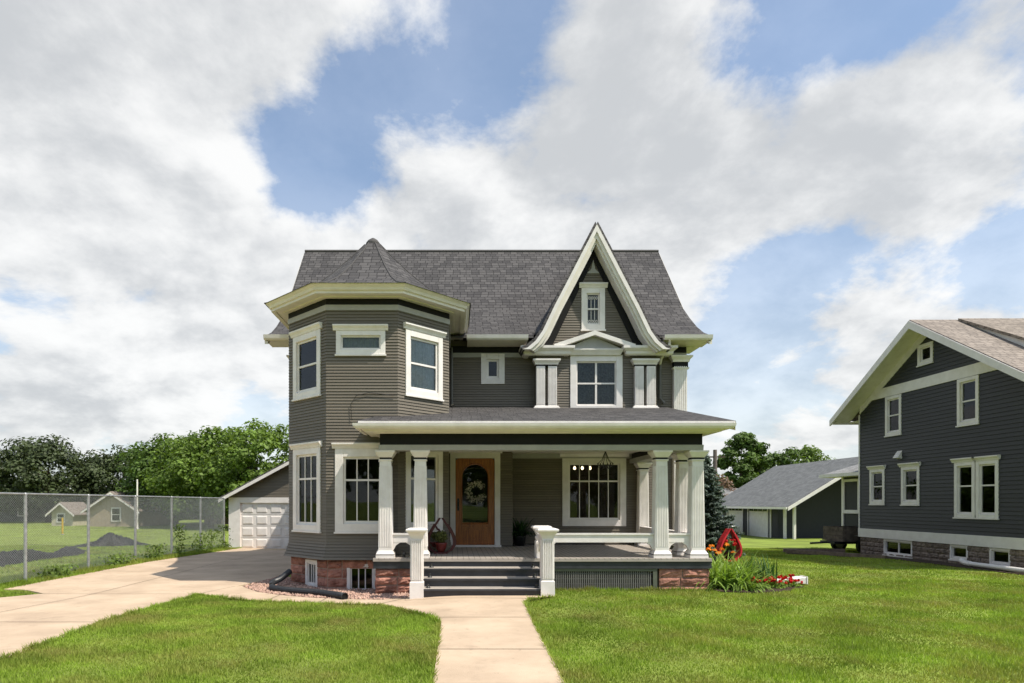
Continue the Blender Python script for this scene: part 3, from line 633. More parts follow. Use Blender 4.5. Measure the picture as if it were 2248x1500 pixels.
# --- gable wall above the cornice, roof of the gable
AX = 3.505; GRY = 15.85
half = [(0.0,8.66),(0.35,7.99),(0.69,7.33),(1.05,6.64),(1.345,6.02),(1.52,5.77),(1.72,5.60),(1.84,5.54)]
def gouter(z):   # half width of the outer roof line at height z
    for i in range(len(half)-1):
        (a, za), (b, zb) = half[i], half[i+1]
        if zb <= z <= za: return a+(b-a)*(za-z)/(za-zb)
    return half[-1][0]
tri = [(AX-1.25,5.55),(AX+1.25,5.55),(AX,8.2)]
aw = (AX-0.30, AX+0.30, 6.12, 7.18)       # attic window casing
def inn_(z): return max(0.02, (8.25-z)/(8.25-5.55)*1.33)
ah = hole(aw[0], aw[1], aw[2], aw[3]); wm = MB(); zs = list(np.arange(5.55, 8.2, 0.1))
for z in zs:
    a = AX-inn_(z+0.05); b = AX+inn_(z+0.05); inh = ah[2] < z+0.05 < ah[3]
    for (p, q) in ([(a, ah[0]), (ah[1], b)] if inh else [(a, b)]):
        if q > p: wm.add([(p,GY,z),(q,GY,z),(q,GY,z+0.1),(p,GY,z+0.1)], [(0,1,2,3)]); wm.add([(p,GY+0.1,z),(q,GY+0.1,z),(q,GY+0.1,z+0.1),(p,GY+0.1,z+0.1)], [(3,2,1,0)])
O('gable_wall', wm, SIDB, H)
boards(H, (0, GY), 0, 1, 5.60, 8.1, 0.0635, SID, [ah], left=lambda z: AX-inn_(z), right=lambda z: AX+inn_(z), joined=True)
W_ = window(H, (0, GY), 0, aw[0], aw[1], aw[2], aw[3], 0.135, (0.5, 0.5), 1, sash=0.03, label='narrow leaded attic window in the gable', curtain=(0,1,CURTD))
g = MB(); w_ = aw[1]-aw[0]; x0, x1 = 0.165, w_-0.165
for za, zb, top in ((0.55, 0.86, 1), (0.18, 0.52, 0)):
    for k in range(4):
        x = x0+(x1-x0)*k/3; g.box(x-0.006, x+0.006, 0.022, 0.034, za+(0.0 if top else 0.08), zb-(0.08 if top else 0.0))
    zt = zb-0.08 if top else za
    for k in range(3):
        xa = x0+(x1-x0)*k/3; xb = x0+(x1-x0)*(k+1)/3; xm = (xa+xb)/2
        for (p, q) in (((xa, zt), (xm, zt+0.08)), ((xm, zt+0.08), (xb, zt)), ((xa, zt+0.08), (xm, zt)), ((xm, zt), (xb, zt+0.08))):
            g.tube([(p[0],0.028,p[1]),(q[0],0.028,q[1])], 0.006, 4)
O('leaded_bars', g, WHT, W_, local=True)
# dark inner rake bands
for s in (-1, 1):
    O('rake_band', MB().prism([(AX+s*(inn_(5.6)-0.21),5.6),(AX+s*(inn_(5.6)+0.10),5.6),(AX+s*0.03,8.25),(AX,8.25),(AX,7.90)] if s > 0 else [(AX+s*(inn_(5.6)-0.21),5.6),(AX,7.90),(AX,8.25),(AX+s*0.03,8.25),(AX+s*(inn_(5.6)+0.10),5.6)], GY-0.03, GY+0.02), BLK, H)
O('gable_ornament', MB().add([(AX-0.16,GY-0.032,7.55),(AX+0.16,GY-0.032,7.55),(AX+0.05,GY-0.032,7.66),(AX,GY-0.032,7.90),(AX-0.05,GY-0.032,7.66)]+[(AX-0.16,GY,7.55),(AX+0.16,GY,7.55),(AX+0.05,GY,7.66),(AX,GY,7.90),(AX-0.05,GY,7.66)], [(0,1,2,3,4),(0,5,6,1),(1,6,7,2),(2,7,8,3),(3,8,9,4),(4,9,5,0)]), LGR, H)
for s in (-1, 1):
    oline = [(AX+s*(a+0.03), z+0.035) for a, z in half]; o2 = [(AX+s*a, z) for a, z in half]
    # shingled slab
    g = MB(); poly = oline+[(AX+s*max(a-0.03, 0), z-0.05) for a, z in half][::-1]; n = len(half)
    for i in range(n-1):
        q = [oline[i], oline[i+1], (AX+s*max(half[i+1][0]-0.02,0), half[i+1][1]-0.04), (AX+s*max(half[i][0]-0.02,0), half[i][1]-0.04)]
        g.prism(q, GRY-0.02, 19.3)
    roof('gable_roof', g, SHG, H)
    # stepped white rake: outer crown, then flat board
    def rake(d0, d1, ya, yb, nm, mm):
        g = MB()
        for i in range(n-1):
            (a, za), (b, zb) = half[i], half[i+1]
            def sh(a, z, d): return (AX+s*max(a-d*0.95, 0), z-0.05-(d*1.9 if a < d*0.95 and False else d*0.45))
            def pt(i, d):
                a, z = half[i]
                if i == 0: return (AX, z-0.04-d*2.0)
                if i == n-1: return (AX+s*(a-d*1.15), z-0.02)
                return (AX+s*(a-d*0.9), z-0.04-d*0.42)
            g.prism([pt(i, d0), pt(i+1, d0), pt(i+1, d1), pt(i, d1)], ya, yb)
        O(nm, g, mm, H)
    rake(0.0, 0.09, GRY-0.05, GY, 'rake_crown', WHT); rake(0.09, 0.17, GRY-0.01, GY, 'rake_board', CRM); rake(0.17, 0.22, GRY+0.06, GY, 'rake_moulding', WHT)
# eave returns and the small pediment over the window
for (a, b) in ((AX-1.86, AX-0.72), (AX+0.72, AX+1.86)):
    ln = [(a+0.22, FY-0.02), (a+0.22, GY-0.05), (b-0.02, GY-0.05), (b-0.02, GY+0.02)]
    O('eave_return', MB().sweep(ln, [(0,5.44),(0.10,5.44),(0.14,5.47),(0.15,5.53),(0.23,5.60),(0.23,5.66),(0,5.70)]), WHT, H)
O('pediment_cornice', MB().sweep([(AX-0.66,GY),(AX-0.66,GY-0.06),(AX+0.66,GY-0.06),(AX+0.66,GY)], [(0,5.46),(0.02,5.46),(0.05,5.52),(0.09,5.58),(0.09,5.61),(0,5.62)]), WHT, H)
O('pediment_panel', MB().prism([(AX-0.70,5.62),(AX+0.70,5.62),(AX,5.93)], GY-0.09, GY), LGR, H)
for s in (-1, 1):
    O('pediment_rake', MB().prism([(AX,5.93),(AX,6.04),(AX+s*1.02,5.70),(AX+s*1.02,5.665),(AX+s*0.78,5.665)], GY-0.24, GY-0.002), WHT, H)
# --- main roof
RY, RZ = 20.0, 9.6; RX0, RX1 = -4.72, 6.36
pr = [(15.88,5.88),(16.35,6.08),(16.8,6.35),(17.3,6.72),(17.8,7.13),(20.0,9.6)]
def slope(g, x0, x1, pp, t=0.06):
    for i in range(len(pp)-1):
        (a, za), (b, zb) = pp[i], pp[i+1]; g.prism([(a,za),(b,zb),(b,zb-t),(a,za-t)], x0, x1, 'x')
g = MB(); slope(g, RX0, 1.95, pr); slope(g, 1.95, 5.08, [(16.38,6.09)]+pr[2:]); slope(g, 5.08, RX1, pr); slope(g, RX0, RX1, [(2*RY-y, z) for y, z in pr])
mr = roof('main_roof', g, SHG, H)
g = MB(); g.tube([(RX0, RY, RZ+0.0), (RX1, RY, RZ+0.0)], 0.05, 6); O('ridge_cap', g, SHG, mr)
for x0, x1 in ((RX0-0.03, RX0+0.05), (RX1-0.05, RX1+0.03)):
    g = MB(); slope(g, x0, x1, [(y, z-0.055) for y, z in pr], 0.16); slope(g, x0, x1, [(2*RY-y, z-0.055) for y, z in pr], 0.16); O('rake_board', g, CRM, H)
    xw = XL if x0 < 0 else XR
    g = MB(); g.add([(xw, y, z-0.06) for y, z in pr]+[(xw, 2*RY-y, z-0.06) for y, z in pr[-2::-1]], [tuple(range(2*len(pr)-1))]); O('gable_end_wall', g, SIDB, H)
    xe = (x0+x1)/2; g = MB(); slope(g, min(xe, xw), max(xe, xw), [(y, z-0.10) for y, z in pr], 0.03); O('rake_soffit', g, CRM, H)
for (a, b) in ((RX0-0.02, -3.72), (0.30, AX-1.70), (AX+1.70, RX1+0.02)):
    O('eave_soffit', MB().prism([(15.93,EZ),(16.52,EZ-0.02),(16.52,EZ+0.06),(15.93,5.86)], a, b, 'x'), CRM, H)
    O('gutter', MB().prism([(15.80,5.80),(15.83,5.765),(15.93,5.765),(15.93,5.885),(15.91,5.885),(15.91,5.80),(15.83,5.80),(15.80,5.88),(15.78,5.88)], a-0.02, b, 'x'), WHT, H)
# eave returns at the right and left gable ends
O('eave_soffit', MB().box(XR, RX1-0.05, FY-0.02, FY+0.7, EZ-0.03, EZ+0.03), CRM, H)
# --- rear wing behind the main block
wm = MB(); wallmesh((XL, 26.3), -R(90), 26.3-BACK, -0.5, EZ+0.1, g=wm); wallmesh((1.2, BACK), R(90), 26.3-BACK, -0.5, EZ+0.1, g=wm); wallmesh((1.2, 26.3), R(180), 1.2-XL, -0.5, EZ+0.1, g=wm); O('rear_wing_wall', wm, SIDB, H)
g = MB(); wcx = (XL+1.2)/2
for s in (-1, 1): g.prism([(wcx, 8.3), (wcx+s*3.25, 5.9), (wcx+s*3.25, 5.84), (wcx, 8.2)], 21.5, 26.7)
roof('rear_wing_roof', g, SHG, H); O('rear_wing_gable', MB().prism([(XL,5.7),(1.2,5.7),(wcx,8.2)], 26.2, 26.3), SIDB, H); O('gutter', MB().box(XL-0.62, XL-0.52, 23.9, 26.7, 5.78, 5.9), WHT, H)
# --- downspouts
def dsp(pts, m, parent=H, r=0.04, nm='downspout'): return O(nm, MB().tube(pts, r, 6), m, parent)
dsp([(5.33,15.86,5.78),(5.33,15.88,5.66),(5.26,16.30,5.40),(5.26,16.42,5.28)], CRM); dsp([(5.26,16.42,5.28),(5.26,16.42,4.40),(5.36,16.40,4.28)], DPIPE)
dsp([(-0.10,16.38,5.70),(-0.10,16.38,4.25),(-0.06,16.25,4.18)], DPIPE)
# --- porch
PX0, PX1, PY = -1.60, 4.98, 12.40
O('porch_floor', MB().box(PX0, PX1, PY-0.03, FY-0.02, PF-0.06, PF), FLR, H)
g = MB()
for k in range(1, 60):
    x = PX0+k*(PX1-PX0)/60; g.box(x-0.003, x+0.003, PY-0.032, FY-0.05, PF-0.02, PF+0.0012)
jn = O('floor_board_joints', g, mat('floor_gap', (0.08,0.07,0.06), 0.9), H); jn['kind'] = 'stuff'
O('porch_fascia', MB().box(PX0, PX1, PY, PY+0.05, 0.43, PF-0.062), NAVY, H)
O('porch_fascia', MB().box(PX1-0.05, PX1, PY+0.052, FY-0.02, 0.43, PF-0.062), NAVY, H)
O('porch_fascia', MB().box(PX0, PX0+0.05, PY+0.052, 13.15, 0.43, PF-0.062), NAVY, H)
for (x0, x1, sd) in ((PX0+0.01, -0.80, 11), (3.95, PX1-0.015, 12)):
    O('pier_core', MB().box(x0+0.03, x1-0.03, PY+0.07, PY+0.75, -0.6, 0.428), MORT, H)
    stones(H, (x0+0.02, PY+0.065), 0, x1-x0-0.04, -0.22 if x0 < 0 else -0.10, 0.428, STONE, 0.185, (0.3, 0.55), (), 0.085, seed=sd)
    stones(H, (x1-0.03, PY+0.03), R(90), 0.7, -0.16 if x0 < 0 else -0.10, 0.428, STONE, 0.185, (0.3, 0.45), (), 0.06, seed=sd+1)
    if x0 < 0: stones(H, (x0+0.04, PY+0.75), -R(90), 0.7, -0.20, 0.428, STONE, 0.185, (0.3, 0.45), (), 0.06, seed=sd+2)
g = MB(); g.box(1.83, 1.90, PY+0.02, PY+0.07, -0.05, 0.425); g.box(3.85, 3.93, PY+0.02, PY+0.07, -0.05, 0.425); g.box(1.90, 3.85, PY+0.02, PY+0.07, 0.375, 0.425); O('grille_frame', g, mat('sage_trim', (0.12,0.13,0.095), 0.6), H)
g = MB()
for k in range(46): x = 1.925+k*0.0415; g.box(x, x+0.021, PY+0.04, PY+0.055, -0.05, 0.375)
for z in (0.02, 0.12, 0.22, 0.32): g.box(1.90, 3.85, PY+0.056, PY+0.066, z, z+0.012)
g = O('ventilation_grille', g, mat('weathered_slats', (0.17,0.165,0.15), 0.7), H); g['kind'] = 'stuff'
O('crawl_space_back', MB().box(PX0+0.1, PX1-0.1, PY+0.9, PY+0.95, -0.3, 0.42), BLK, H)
# steps
SX0, SX1 = -0.62, 1.58
for k in range(4):
    y0 = 11.56+k*0.28; z1 = PF*(k+1)/4 if k < 3 else PF-0.062; z0 = PF*k/4-0.06
    if k < 3:
        O('riser', MB().box(SX0, SX1, y0, y0+0.03, z0, z1-0.045), NAVY, H)
        t = bevel(O('tread', MB().box(SX0-0.02, SX1+0.02, y0-0.04, y0+0.285, z1-0.043, z1), FLR, H), 0.012, 2)
        O('tread_nosing', MB().box(SX0-0.021, SX1+0.021, y0-0.046, y0-0.0405, z1-0.043, z1-0.006), NAVY, t)
O('step_stringer', MB().box(SX0-0.04, SX0-0.005, 11.6, PY-0.002, -0.1, 0.14), NAVY, H); O('step_stringer', MB().box(SX1+0.005, SX1+0.04, 11.6, PY-0.002, -0.1, 0.14), NAVY, H)
# columns
def column(cx, cy, z0, z1, w0=0.134, w1=0.108, name='column'):
    h = z1-z0; bz = 0.10; g = MB()
    g.lathe([(w0, bz), (w1, h-0.17)], (0,0,0), square=True)
    for s in range(4):
        a = s*math.pi/2
        for k in range(7):
            t = (k-3)/3.5
            vs = []
            for zz, w in ((bz+0.12, w0-0.002), (h-0.30, w1+0.001)):
                c = t*w*0.92; hw = w*0.075
                for du, dy in ((-hw, 0), (-hw*0.5, 0.009), (hw*0.5, 0.009), (hw, 0)):
                    x, y = c+du, -(w+dy); vs.append((x*math.cos(a)-y*math.sin(a), x*math.sin(a)+y*math.cos(a), zz))
            g.add(vs, [(0,1,5,4),(1,2,6,5),(2,3,7,6),(0,3,2,1),(4,5,6,7)])
    col = O(name, g, WHT, H, (cx, cy, z0))
    O('column_base', MB().lathe([(w0+0.045,0),(w0+0.045,0.055)], square=True), WHT, col, local=True)
    O('base_band', MB().lathe([(w0+0.035,0.055),(w0+0.035,0.075)], square=True), NAVY, col, local=True)
    O('base_moulding', MB().lathe([(w0+0.045,0.075),(w0+0.03,0.10),(w0+0.004,0.145)], square=True), WHT, col, local=True)
    O('neck_band', MB().lathe([(w1+0.006,h-0.17),(w1+0.006,h-0.135)], square=True), BLK, col, local=True)
    O('neck_moulding', MB().lathe([(w1+0.003,h-0.205),(w1+0.02,h-0.195),(w1+0.02,h-0.172)], square=True), WHT, col, local=True)
    O('capital', MB().lathe([(w1+0.012,h-0.135),(w1+0.03,h-0.11),(w1+0.072,h-0.045),(w1+0.082,h-0.035),(w1+0.082,h-0.002)], square=True), WHT, col, local=True)
    return col
CT = 2.735
CXA, CXB, CXC, CXD = -1.375, -0.69, 4.045, 4.755; CYF = PY+0.21
for cx, cy in ((CXA, CYF), (CXB, CYF), (CXC, CYF), (CXD, CYF), (CXD, CYF+0.74)): column(cx, cy, PF, CT)
column(4.80, FY-0.15, PF, CT, 0.13, 0.11, 'wall_column'); column(-1.43, 13.04, PF, CT, 0.13, 0.11, 'wall_column')
# rails
def rail(p, q, nm='rail'):
    d = Vector((q[0]-p[0], q[1]-p[1])); a = math.atan2(d.y, d.x); L_ = d.length; g = MB()
    g.box(0, L_, -0.075, 0.075, 1.075, 1.11); g.box(0, L_, -0.055, 0.055, 0.93, 1.075)
    for s, x in ((1, 0.0), (-1, L_)):
        g.prism([(x,0.93),(x+s*0.16,0.93),(x+s*0.07,0.87),(x+s*0.035,0.80),(x,0.76)], -0.05, 0.05)
    return O(nm, g, WHT, H, (p[0], p[1], 0), a)
rail((1.83, CYF), (CXC-0.13, CYF)); rail((CXC+0.13, CYF), (CXD-0.13, CYF)); rail((CXD, CYF+0.87), (CXD, FY-0.3)); rail((CXA+0.13, CYF), (CXB-0.13, CYF)); rail((CXD, CYF+0.13), (CXD, CYF+0.61))
def newel(cx, cy, z0, ztop, w=0.113):
    h = ztop-z0; g = MB(); g.lathe([(w+0.012,0),(w+0.012,0.32),(w-0.005,0.335),(w-0.012,h-0.18),(w+0.01,h-0.12),(w+0.052,h-0.055)], square=True)
    for s in range(4):
        a = s*math.pi/2
        for k in range(6):
            c = (k-2.5)/3*w*0.88; vs = []
            for zz in (0.37, h-0.20):
                for du, dy in ((-0.013,0),(-0.007,0.013),(0.007,0.013),(0.013,0)):
                    x, y = c+du, -(w-0.007+dy); vs.append((x*math.cos(a)-y*math.sin(a), x*math.sin(a)+y*math.cos(a), zz))
            g.add(vs, [(0,1,5,4),(1,2,6,5),(2,3,7,6),(0,3,2,1),(4,5,6,7)])
    o = O('newel_post', g, WHT, H, (cx, cy, z0))
    O('newel_cap', MB().lathe([(w+0.052,h-0.055),(w+0.074,h-0.045),(w+0.079,h-0.02),(w+0.062,h-0.002),(w+0.02,h+0.012)], square=True), WHT, o, local=True); return o
newel(-0.70, 11.60, -0.05, 1.24); newel(1.665, 11.60, -0.03, 1.24); newel(1.70, CYF, PF, 1.25, 0.11)
for cx in (-0.70, 1.665): rail((cx, 11.73), (cx, CYF-0.19), 'step_rail')
# porch beam and roof
bl = [(-1.46, 13.2), (-1.46, PY+0.05), (4.80, PY+0.05), (4.80, FY)]
O('porch_beam_trim', MB().sweep(bl, [(-0.3,CT),(0.03,CT),(0.035,2.84),(-0.3,2.84)]), LGR, H)
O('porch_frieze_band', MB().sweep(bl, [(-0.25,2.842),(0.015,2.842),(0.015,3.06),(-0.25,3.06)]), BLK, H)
O('porch_ceiling', MB().box(-1.3, 4.6, PY+0.3, FY-0.01, 2.98, 3.02), CRM, H)
el = [(-1.46, 13.19), (-1.46, PY+0.05), (4.80, PY+0.05), (4.80, FY)]
O('porch_cornice', MB().sweep(el, [(0,3.06),(0.10,3.05),(0.14,3.07),(0.28,3.07),(0.30,3.10),(0.36,3.13),(0.36,3.18),(0,3.19)]), CRM, H)
O('porch_gutter', MB().sweep(el, [(0.36,3.10),(0.44,3.12),(0.47,3.16),(0.48,3.21),(0.465,3.21),(0.44,3.14),(0.37,3.13),(0.37,3.20),(0.36,3.20)]), WHT, H)
ey, ez = PY+0.05-0.40, 3.20; sl_ = (4.13-ez)/(FY-ey); ex0, ex1 = -1.46-0.40, 5.30
g = MB(); t = 0.05
def pz(y): return ez+(y-ey)*sl_
# main plane with short hips at both ends
hipd = 0.35
top = [(ex0, ey, ez), (ex1, ey, ez), (ex1+0.12, FY, pz(FY)), (ex0+0.75, FY, pz(FY))]
g.add([(x, y, z+0.06) for x, y, z in top]+[(x, y, z) for x, y, z in top], [(0,1,2,3),(7,6,5,4),(0,4,5,1),(1,5,6,2),(2,6,7,3),(3,7,4,0)])
roof('porch_roof', g, SHG, H)
g = MB(); g.add([(4.80,PY+0.05,3.12),(ex1,ey,ez-0.005),(ex1+0.12,FY,pz(FY)-0.005),(4.80,FY,3.12)], [(0,1,2,3)]); g.add([(ex1-0.01,ey,ez-0.12),(ex1-0.01,ey,ez+0.0),(ex1+0.11,FY,pz(FY)),(ex1+0.11,FY,pz(FY)-0.12)], [(0,1,2,3)]); O('porch_roof_end', g, CRM, H)
g = MB(); g.box(ex0+0.02, ex1-0.01, ey-0.005, ey+0.012, 3.205, 3.255); O('porch_fascia_board', g, WHT, H)
# loose cable on the turret
O('loose_cable', MB().tube([(-2.15,13.165,3.42),(-2.16,13.16,3.75),(-2.05,13.16,3.92),(-1.8,13.16,3.98),(-1.25,13.16,3.93)], 0.006, 5), BLKM, H)

# interior pendant lamps seen through two windows
BULB = emat('warm_bulb', (1.0, 0.72, 0.40), 5.0)
def pendant(x, y, z, label, dx=0.17):
    t = T('pendant_lamp', label, 'lamp', (x, y, 3.1), 'globe pendant lamps behind the windows')
    O('lamp_bar', MB().box(-0.35, 0.35, -0.02, 0.02, -0.03, 0.0), BLKM, t, local=True)
    for k in (-1, 0, 1):
        O('lamp_stem', MB().tube([(k*dx,0,-0.03),(k*dx,0,z-3.1+0.07)], 0.008, 6), BLKM, t, local=True)
        O('bulb', MB().lathe([(0.010,0.06),(0.026,0.042),(0.040,0.0),(0.03,-0.03),(0.008,-0.042)], (k*dx,0,z-3.1), 12), BULB, t, local=True, smooth=True)
pendant(-1.98, 14.6, 2.77, 'three-globe pendant lamp glowing inside the turret window', 0.14)
pendant(3.62, 18.2, 2.70, 'three-globe pendant lamp glowing inside the wide porch window', 0.22)

# ------------------------------------------------------------------ things on and around the porch
def leafquads(pts, nrm, size, aspect=1.0, jit=0.5):
    """numpy leaf cards: centres, preferred normals -> vertices and faces"""
    n = len(pts); nr = nrm+rng.normal(0, jit, (n, 3)); nr /= np.linalg.norm(nr, axis=1)[:, None]+1e-9
    up = rng.normal(0, 1, (n, 3)); a = np.cross(nr, up); a /= np.linalg.norm(a, axis=1)[:, None]+1e-9; b = np.cross(nr, a)
    s = (size*rng.uniform(0.6, 1.4, n))[:, None]; a = a*s; b = b*s*aspect
    v = np.stack([pts-a*0.5, pts-b*0.28, pts+a*0.5, pts+b*0.28], 1).reshape(-1, 3); f = np.arange(4*n).reshape(n, 4); return v, f
def npmesh(name, v, f, m):
    me = bpy.data.meshes.new(name); k = f.shape[1]; me.vertices.add(len(v)); me.vertices.foreach_set('co', np.asarray(v, np.float32).ravel())
    me.loops.add(f.size); me.loops.foreach_set('vertex_index', f.astype(np.int32).ravel()); me.polygons.add(len(f))
    me.polygons.foreach_set('loop_start', np.arange(0, f.size, k, dtype=np.int32)); me.polygons.foreach_set('loop_total', np.full(len(f), k, np.int32))
    me.update(calc_edges=True); me.materials.append(m); return me
# wreath on the door
WL = leafmat('wreath_leaves', (0.82, 0.76, 0.66), 0.35, 0.2); WG = leafmat('wreath_green', (0.10, 0.14, 0.06), 0.3, 0.2)
wr = T('door_wreath', 'white flower wreath hanging on the arched door glass', 'wreath', (0.50, VY-0.03, 1.98))
n = 420; a = rng.uniform(0, 2*math.pi, n); a = a[(np.abs(np.angle(np.exp(1j*(a-0.1)))) > 0.35)]; n = len(a)
rr_ = 0.20+rng.normal(0, 0.035, n); p = np.stack([rr_*np.cos(a), -0.01+rng.normal(0, 0.018, n), rr_*1.05*np.sin(a)], 1)
v, f = leafquads(p, np.tile([0,-1.0,0], (n,1)), 0.055, 1.2, 0.6); O('white_flowers', npmesh('white_flowers', v, f, WL), WL, wr, local=True)
p2 = p[:160]+rng.normal(0, 0.02, (160, 3)); p2[:,1] += 0.02; v, f = leafquads(p2, np.tile([0,-1.0,0], (160,1)), 0.07, 0.8, 0.6); O('green_leaves', npmesh('green_leaves', v, f, WG), WG, wr, local=True)
O('vine_ring', MB().tube([(0.20*math.cos(t), 0.012, 0.21*math.sin(t)) for t in np.linspace(0, 2*math.pi, 25)], 0.012, 6), BARK, wr, local=True)
# teardrop planters
FOL = leafmat('variegated_leaves', (0.22, 0.24, 0.075), 0.4, 0.3); DKL = leafmat('deep_green_leaves', (0.035, 0.085, 0.022), 0.4, 0.25)
def teardrop(name, label, loc, h, w, mw, pot, leaf, nleaf, lsize, rot=0.0, flower=None, zoff=0.0, cat='planter', thick=0.075):
    t = T(name, label, cat, loc, rot=rot)
    for s in (-1, 1):
        pts = []
        for q in np.linspace(0, 1, 13):
            x = w*0.5*math.sin(math.pi*min(1, (1-q)**0.8))*1.0; pts.append((s*(w*0.5*math.sin(math.pi*(q**0.62))*(1 if q < 1 else 0)), q*h))
        g = MB(); bw_ = 0.075
        for i in range(len(pts)-1):
            (x0, z0), (x1, z1) = pts[i], pts[i+1]; e = thick*(1 if i < 10 else 0.7)
            g.add([(x0,-bw_,z0),(x1,-bw_,z1),(x1,bw_,z1),(x0,bw_,z0),(x0+s*e,-bw_,z0),(x1+s*e,-bw_,z1),(x1+s*e,bw_,z1),(x0+s*e,bw_,z0)], [(0,1,2,3),(7,6,5,4),(0,4,5,1),(1,5,6,2),(2,6,7,3),(3,7,4,0)])
        O('teardrop_side', g, mw, t, local=True)
    O('planter_foot', MB().box(-w*0.28, w*0.28, -0.09, 0.09, 0.0, 0.035), mw, t, local=True)
    O('pot', MB().lathe([(0.065,0.03),(0.10,0.10),(0.125,0.20),(0.13,0.23),(0.11,0.23),(0.10,0.20)], (0,0,zoff), 16), pot, t, local=True, smooth=True)
    n = nleaf; d = rng.normal(0, 1, (n, 3)); d /= np.linalg.norm(d, axis=1)[:,None]; r = rng.uniform(0.55, 1, n)[:,None]
    p = d*r*np.array([0.15,0.14,0.13])+np.array([0,0,0.36+zoff]); v, f = leafquads(p, d, lsize, 1.1, 0.6); O('foliage', npmesh('foliage', v, f, leaf), leaf, t, local=True)
    if flower is not None:
        for k in range(9):
            a = random.uniform(0, 6.28); rr = random.uniform(0.05, 0.17); c = np.array([rr*math.cos(a), rr*math.sin(a)-0.05, 0.33+zoff+random.uniform(0, 0.17)]); q = 26
            dd = rng.normal(0, 1, (q, 3)); dd /= np.linalg.norm(dd, axis=1)[:,None]; v, f = leafquads(c+dd*0.035, dd, 0.045, 1.3, 0.3); O('red_bloom', npmesh('red_bloom', v, f, flower), flower, t, local=True)
    return t
teardrop('teardrop_planter', 'dark red teardrop wooden planter beside the oak front door', (-0.305, 13.6, PF), 0.76, 0.50, DRED, TERRA, FOL, 420, 0.05)
teardrop('teardrop_planter', 'dark red teardrop planter partly hidden behind a porch column', (-0.52, 13.95, PF), 0.62, 0.44, DRED, TERRA, FOL, 320, 0.05, 0.5)
# fern in the corner
def straps(cx, cy, z, n, ln, wd, arch, m, name, parent, spread=1.0, lean=None, segs=5, fold=0.3):
    vs = []; fs = []
    for k in range(n):
        a = random.uniform(0, 2*math.pi); L_ = ln*random.uniform(0.6, 1.1); w = wd*random.uniform(0.7, 1.2); el = random.uniform(*arch); dx, dy = math.cos(a), math.sin(a); bx, by = cx+random.gauss(0, 0.05*spread), cy+random.gauss(0, 0.05*spread)
        px_, pz_ = 0.0, 0.0; b = len(vs)
        for i in range(segs+1):
            t = i/segs; ww = w*(1-t**2)*(0.6+0.4*min(1, t*4))+0.001
            vs += [(bx+dx*px_-dy*ww, by+dy*px_+dx*ww, z+pz_), (bx+dx*px_+dy*ww, by+dy*px_-dx*ww, z+pz_)]
            e = el-t*random.uniform(1.1, 1.9)*(1.6-el)*1.1 if arch[0] < 1.2 else el-t*0.25; px_ += L_/segs*math.cos(e); pz_ += L_/segs*math.sin(e)
        for i in range(segs): q = b+2*i; fs.append((q, q+1, q+3, q+2))
    me = npmesh(name, np.array(vs), np.array(fs), m); return O(name, me, m, parent)
fern = T('potted_fern', 'dark green potted fern in the porch corner beside the vestibule', 'plant', (1.62, 16.1, PF))
O('pot', MB().lathe([(0.13,0),(0.17,0.22),(0.18,0.25),(0.15,0.25)], (1.62,16.1,PF), 16), BLKM, fern, smooth=True)
straps(1.62, 16.1, PF+0.22, 150, 0.62, 0.028, (0.5, 1.35), DKL, 'fronds', fern)
# hanging porch lantern (wire chandelier)
lt = T('porch_chandelier', 'black wrought-iron chandelier hanging from the porch ceiling', 'lamp', (3.15, 13.4, 2.98))
g = MB(); g.tube([(0,0,0),(0,0,-0.12)], 0.006, 6); g.lathe([(0.012,-0.10),(0.03,-0.13),(0.012,-0.17),(0.02,-0.19),(0.008,-0.22)], n=10); O('hanger', g, BLKM, lt, local=True)
for k in range(6):
    a = k*math.pi/3; ca, sa = math.cos(a), math.sin(a)
    O('cage_arm', MB().tube([(0.01*ca,0.01*sa,-0.2),(0.04*ca,0.04*sa,-0.28),(0.07*ca,0.07*sa,-0.36),(0.15*ca,0.15*sa,-0.44),(0.16*ca,0.16*sa,-0.52),(0.10*ca,0.10*sa,-0.56),(0.0,0.0,-0.50)], 0.006, 5), BLKM, lt, local=True)
    O('candle', MB().lathe([(0.014,-0.52),(0.014,-0.44),(0.008,-0.43)], (0.155*ca,0.155*sa,0), 8), BLKM, lt, local=True)
O('cage_ring', MB().tube([(0.155*math.cos(t),0.155*math.sin(t),-0.48) for t in np.linspace(0, 2*math.pi, 19)], 0.007, 5), BLKM, lt, local=True)
# step lights
for k in range(3):
    y0 = 11.56+(k)*0.28+0.08; z1 = PF*(k+1)/4
    for x, s in ((SX0+0.12+0.02*k, 'left'), (SX1-0.10, 'right')):
        t = T('step_light', f"small black solar light at the {s} end of the {['lowest','second','third'][k]} porch step", 'light', (x, y0, z1), 'solar step lights')
        O('housing', MB().lathe([(0.045,0),(0.042,0.012),(0.022,0.03),(0.012,0.05),(0.028,0.055),(0.024,0.066),(0.004,0.072)], n=12), BLKM, t, local=True, smooth=True)
        O('lens', MB().lathe([(0.018,0.03),(0.018,0.052)], n=10), DKGL, t, local=True)
for x, y, lb in ((-1.02, 12.62, 'small dark lamp on the porch floor beside the left column'), (4.42, 13.3, 'small dark lamp on the porch floor between the corner columns')):
    t = T('porch_lamp', lb, 'light', (x, y, PF)); O('base', MB().lathe([(0.035,0),(0.03,0.05),(0.02,0.06)], n=10), BLKM, t, local=True); O('cap', MB().lathe([(0.05,0.06),(0.045,0.09),(0.01,0.12)], n=10), BLKM, t, local=True)
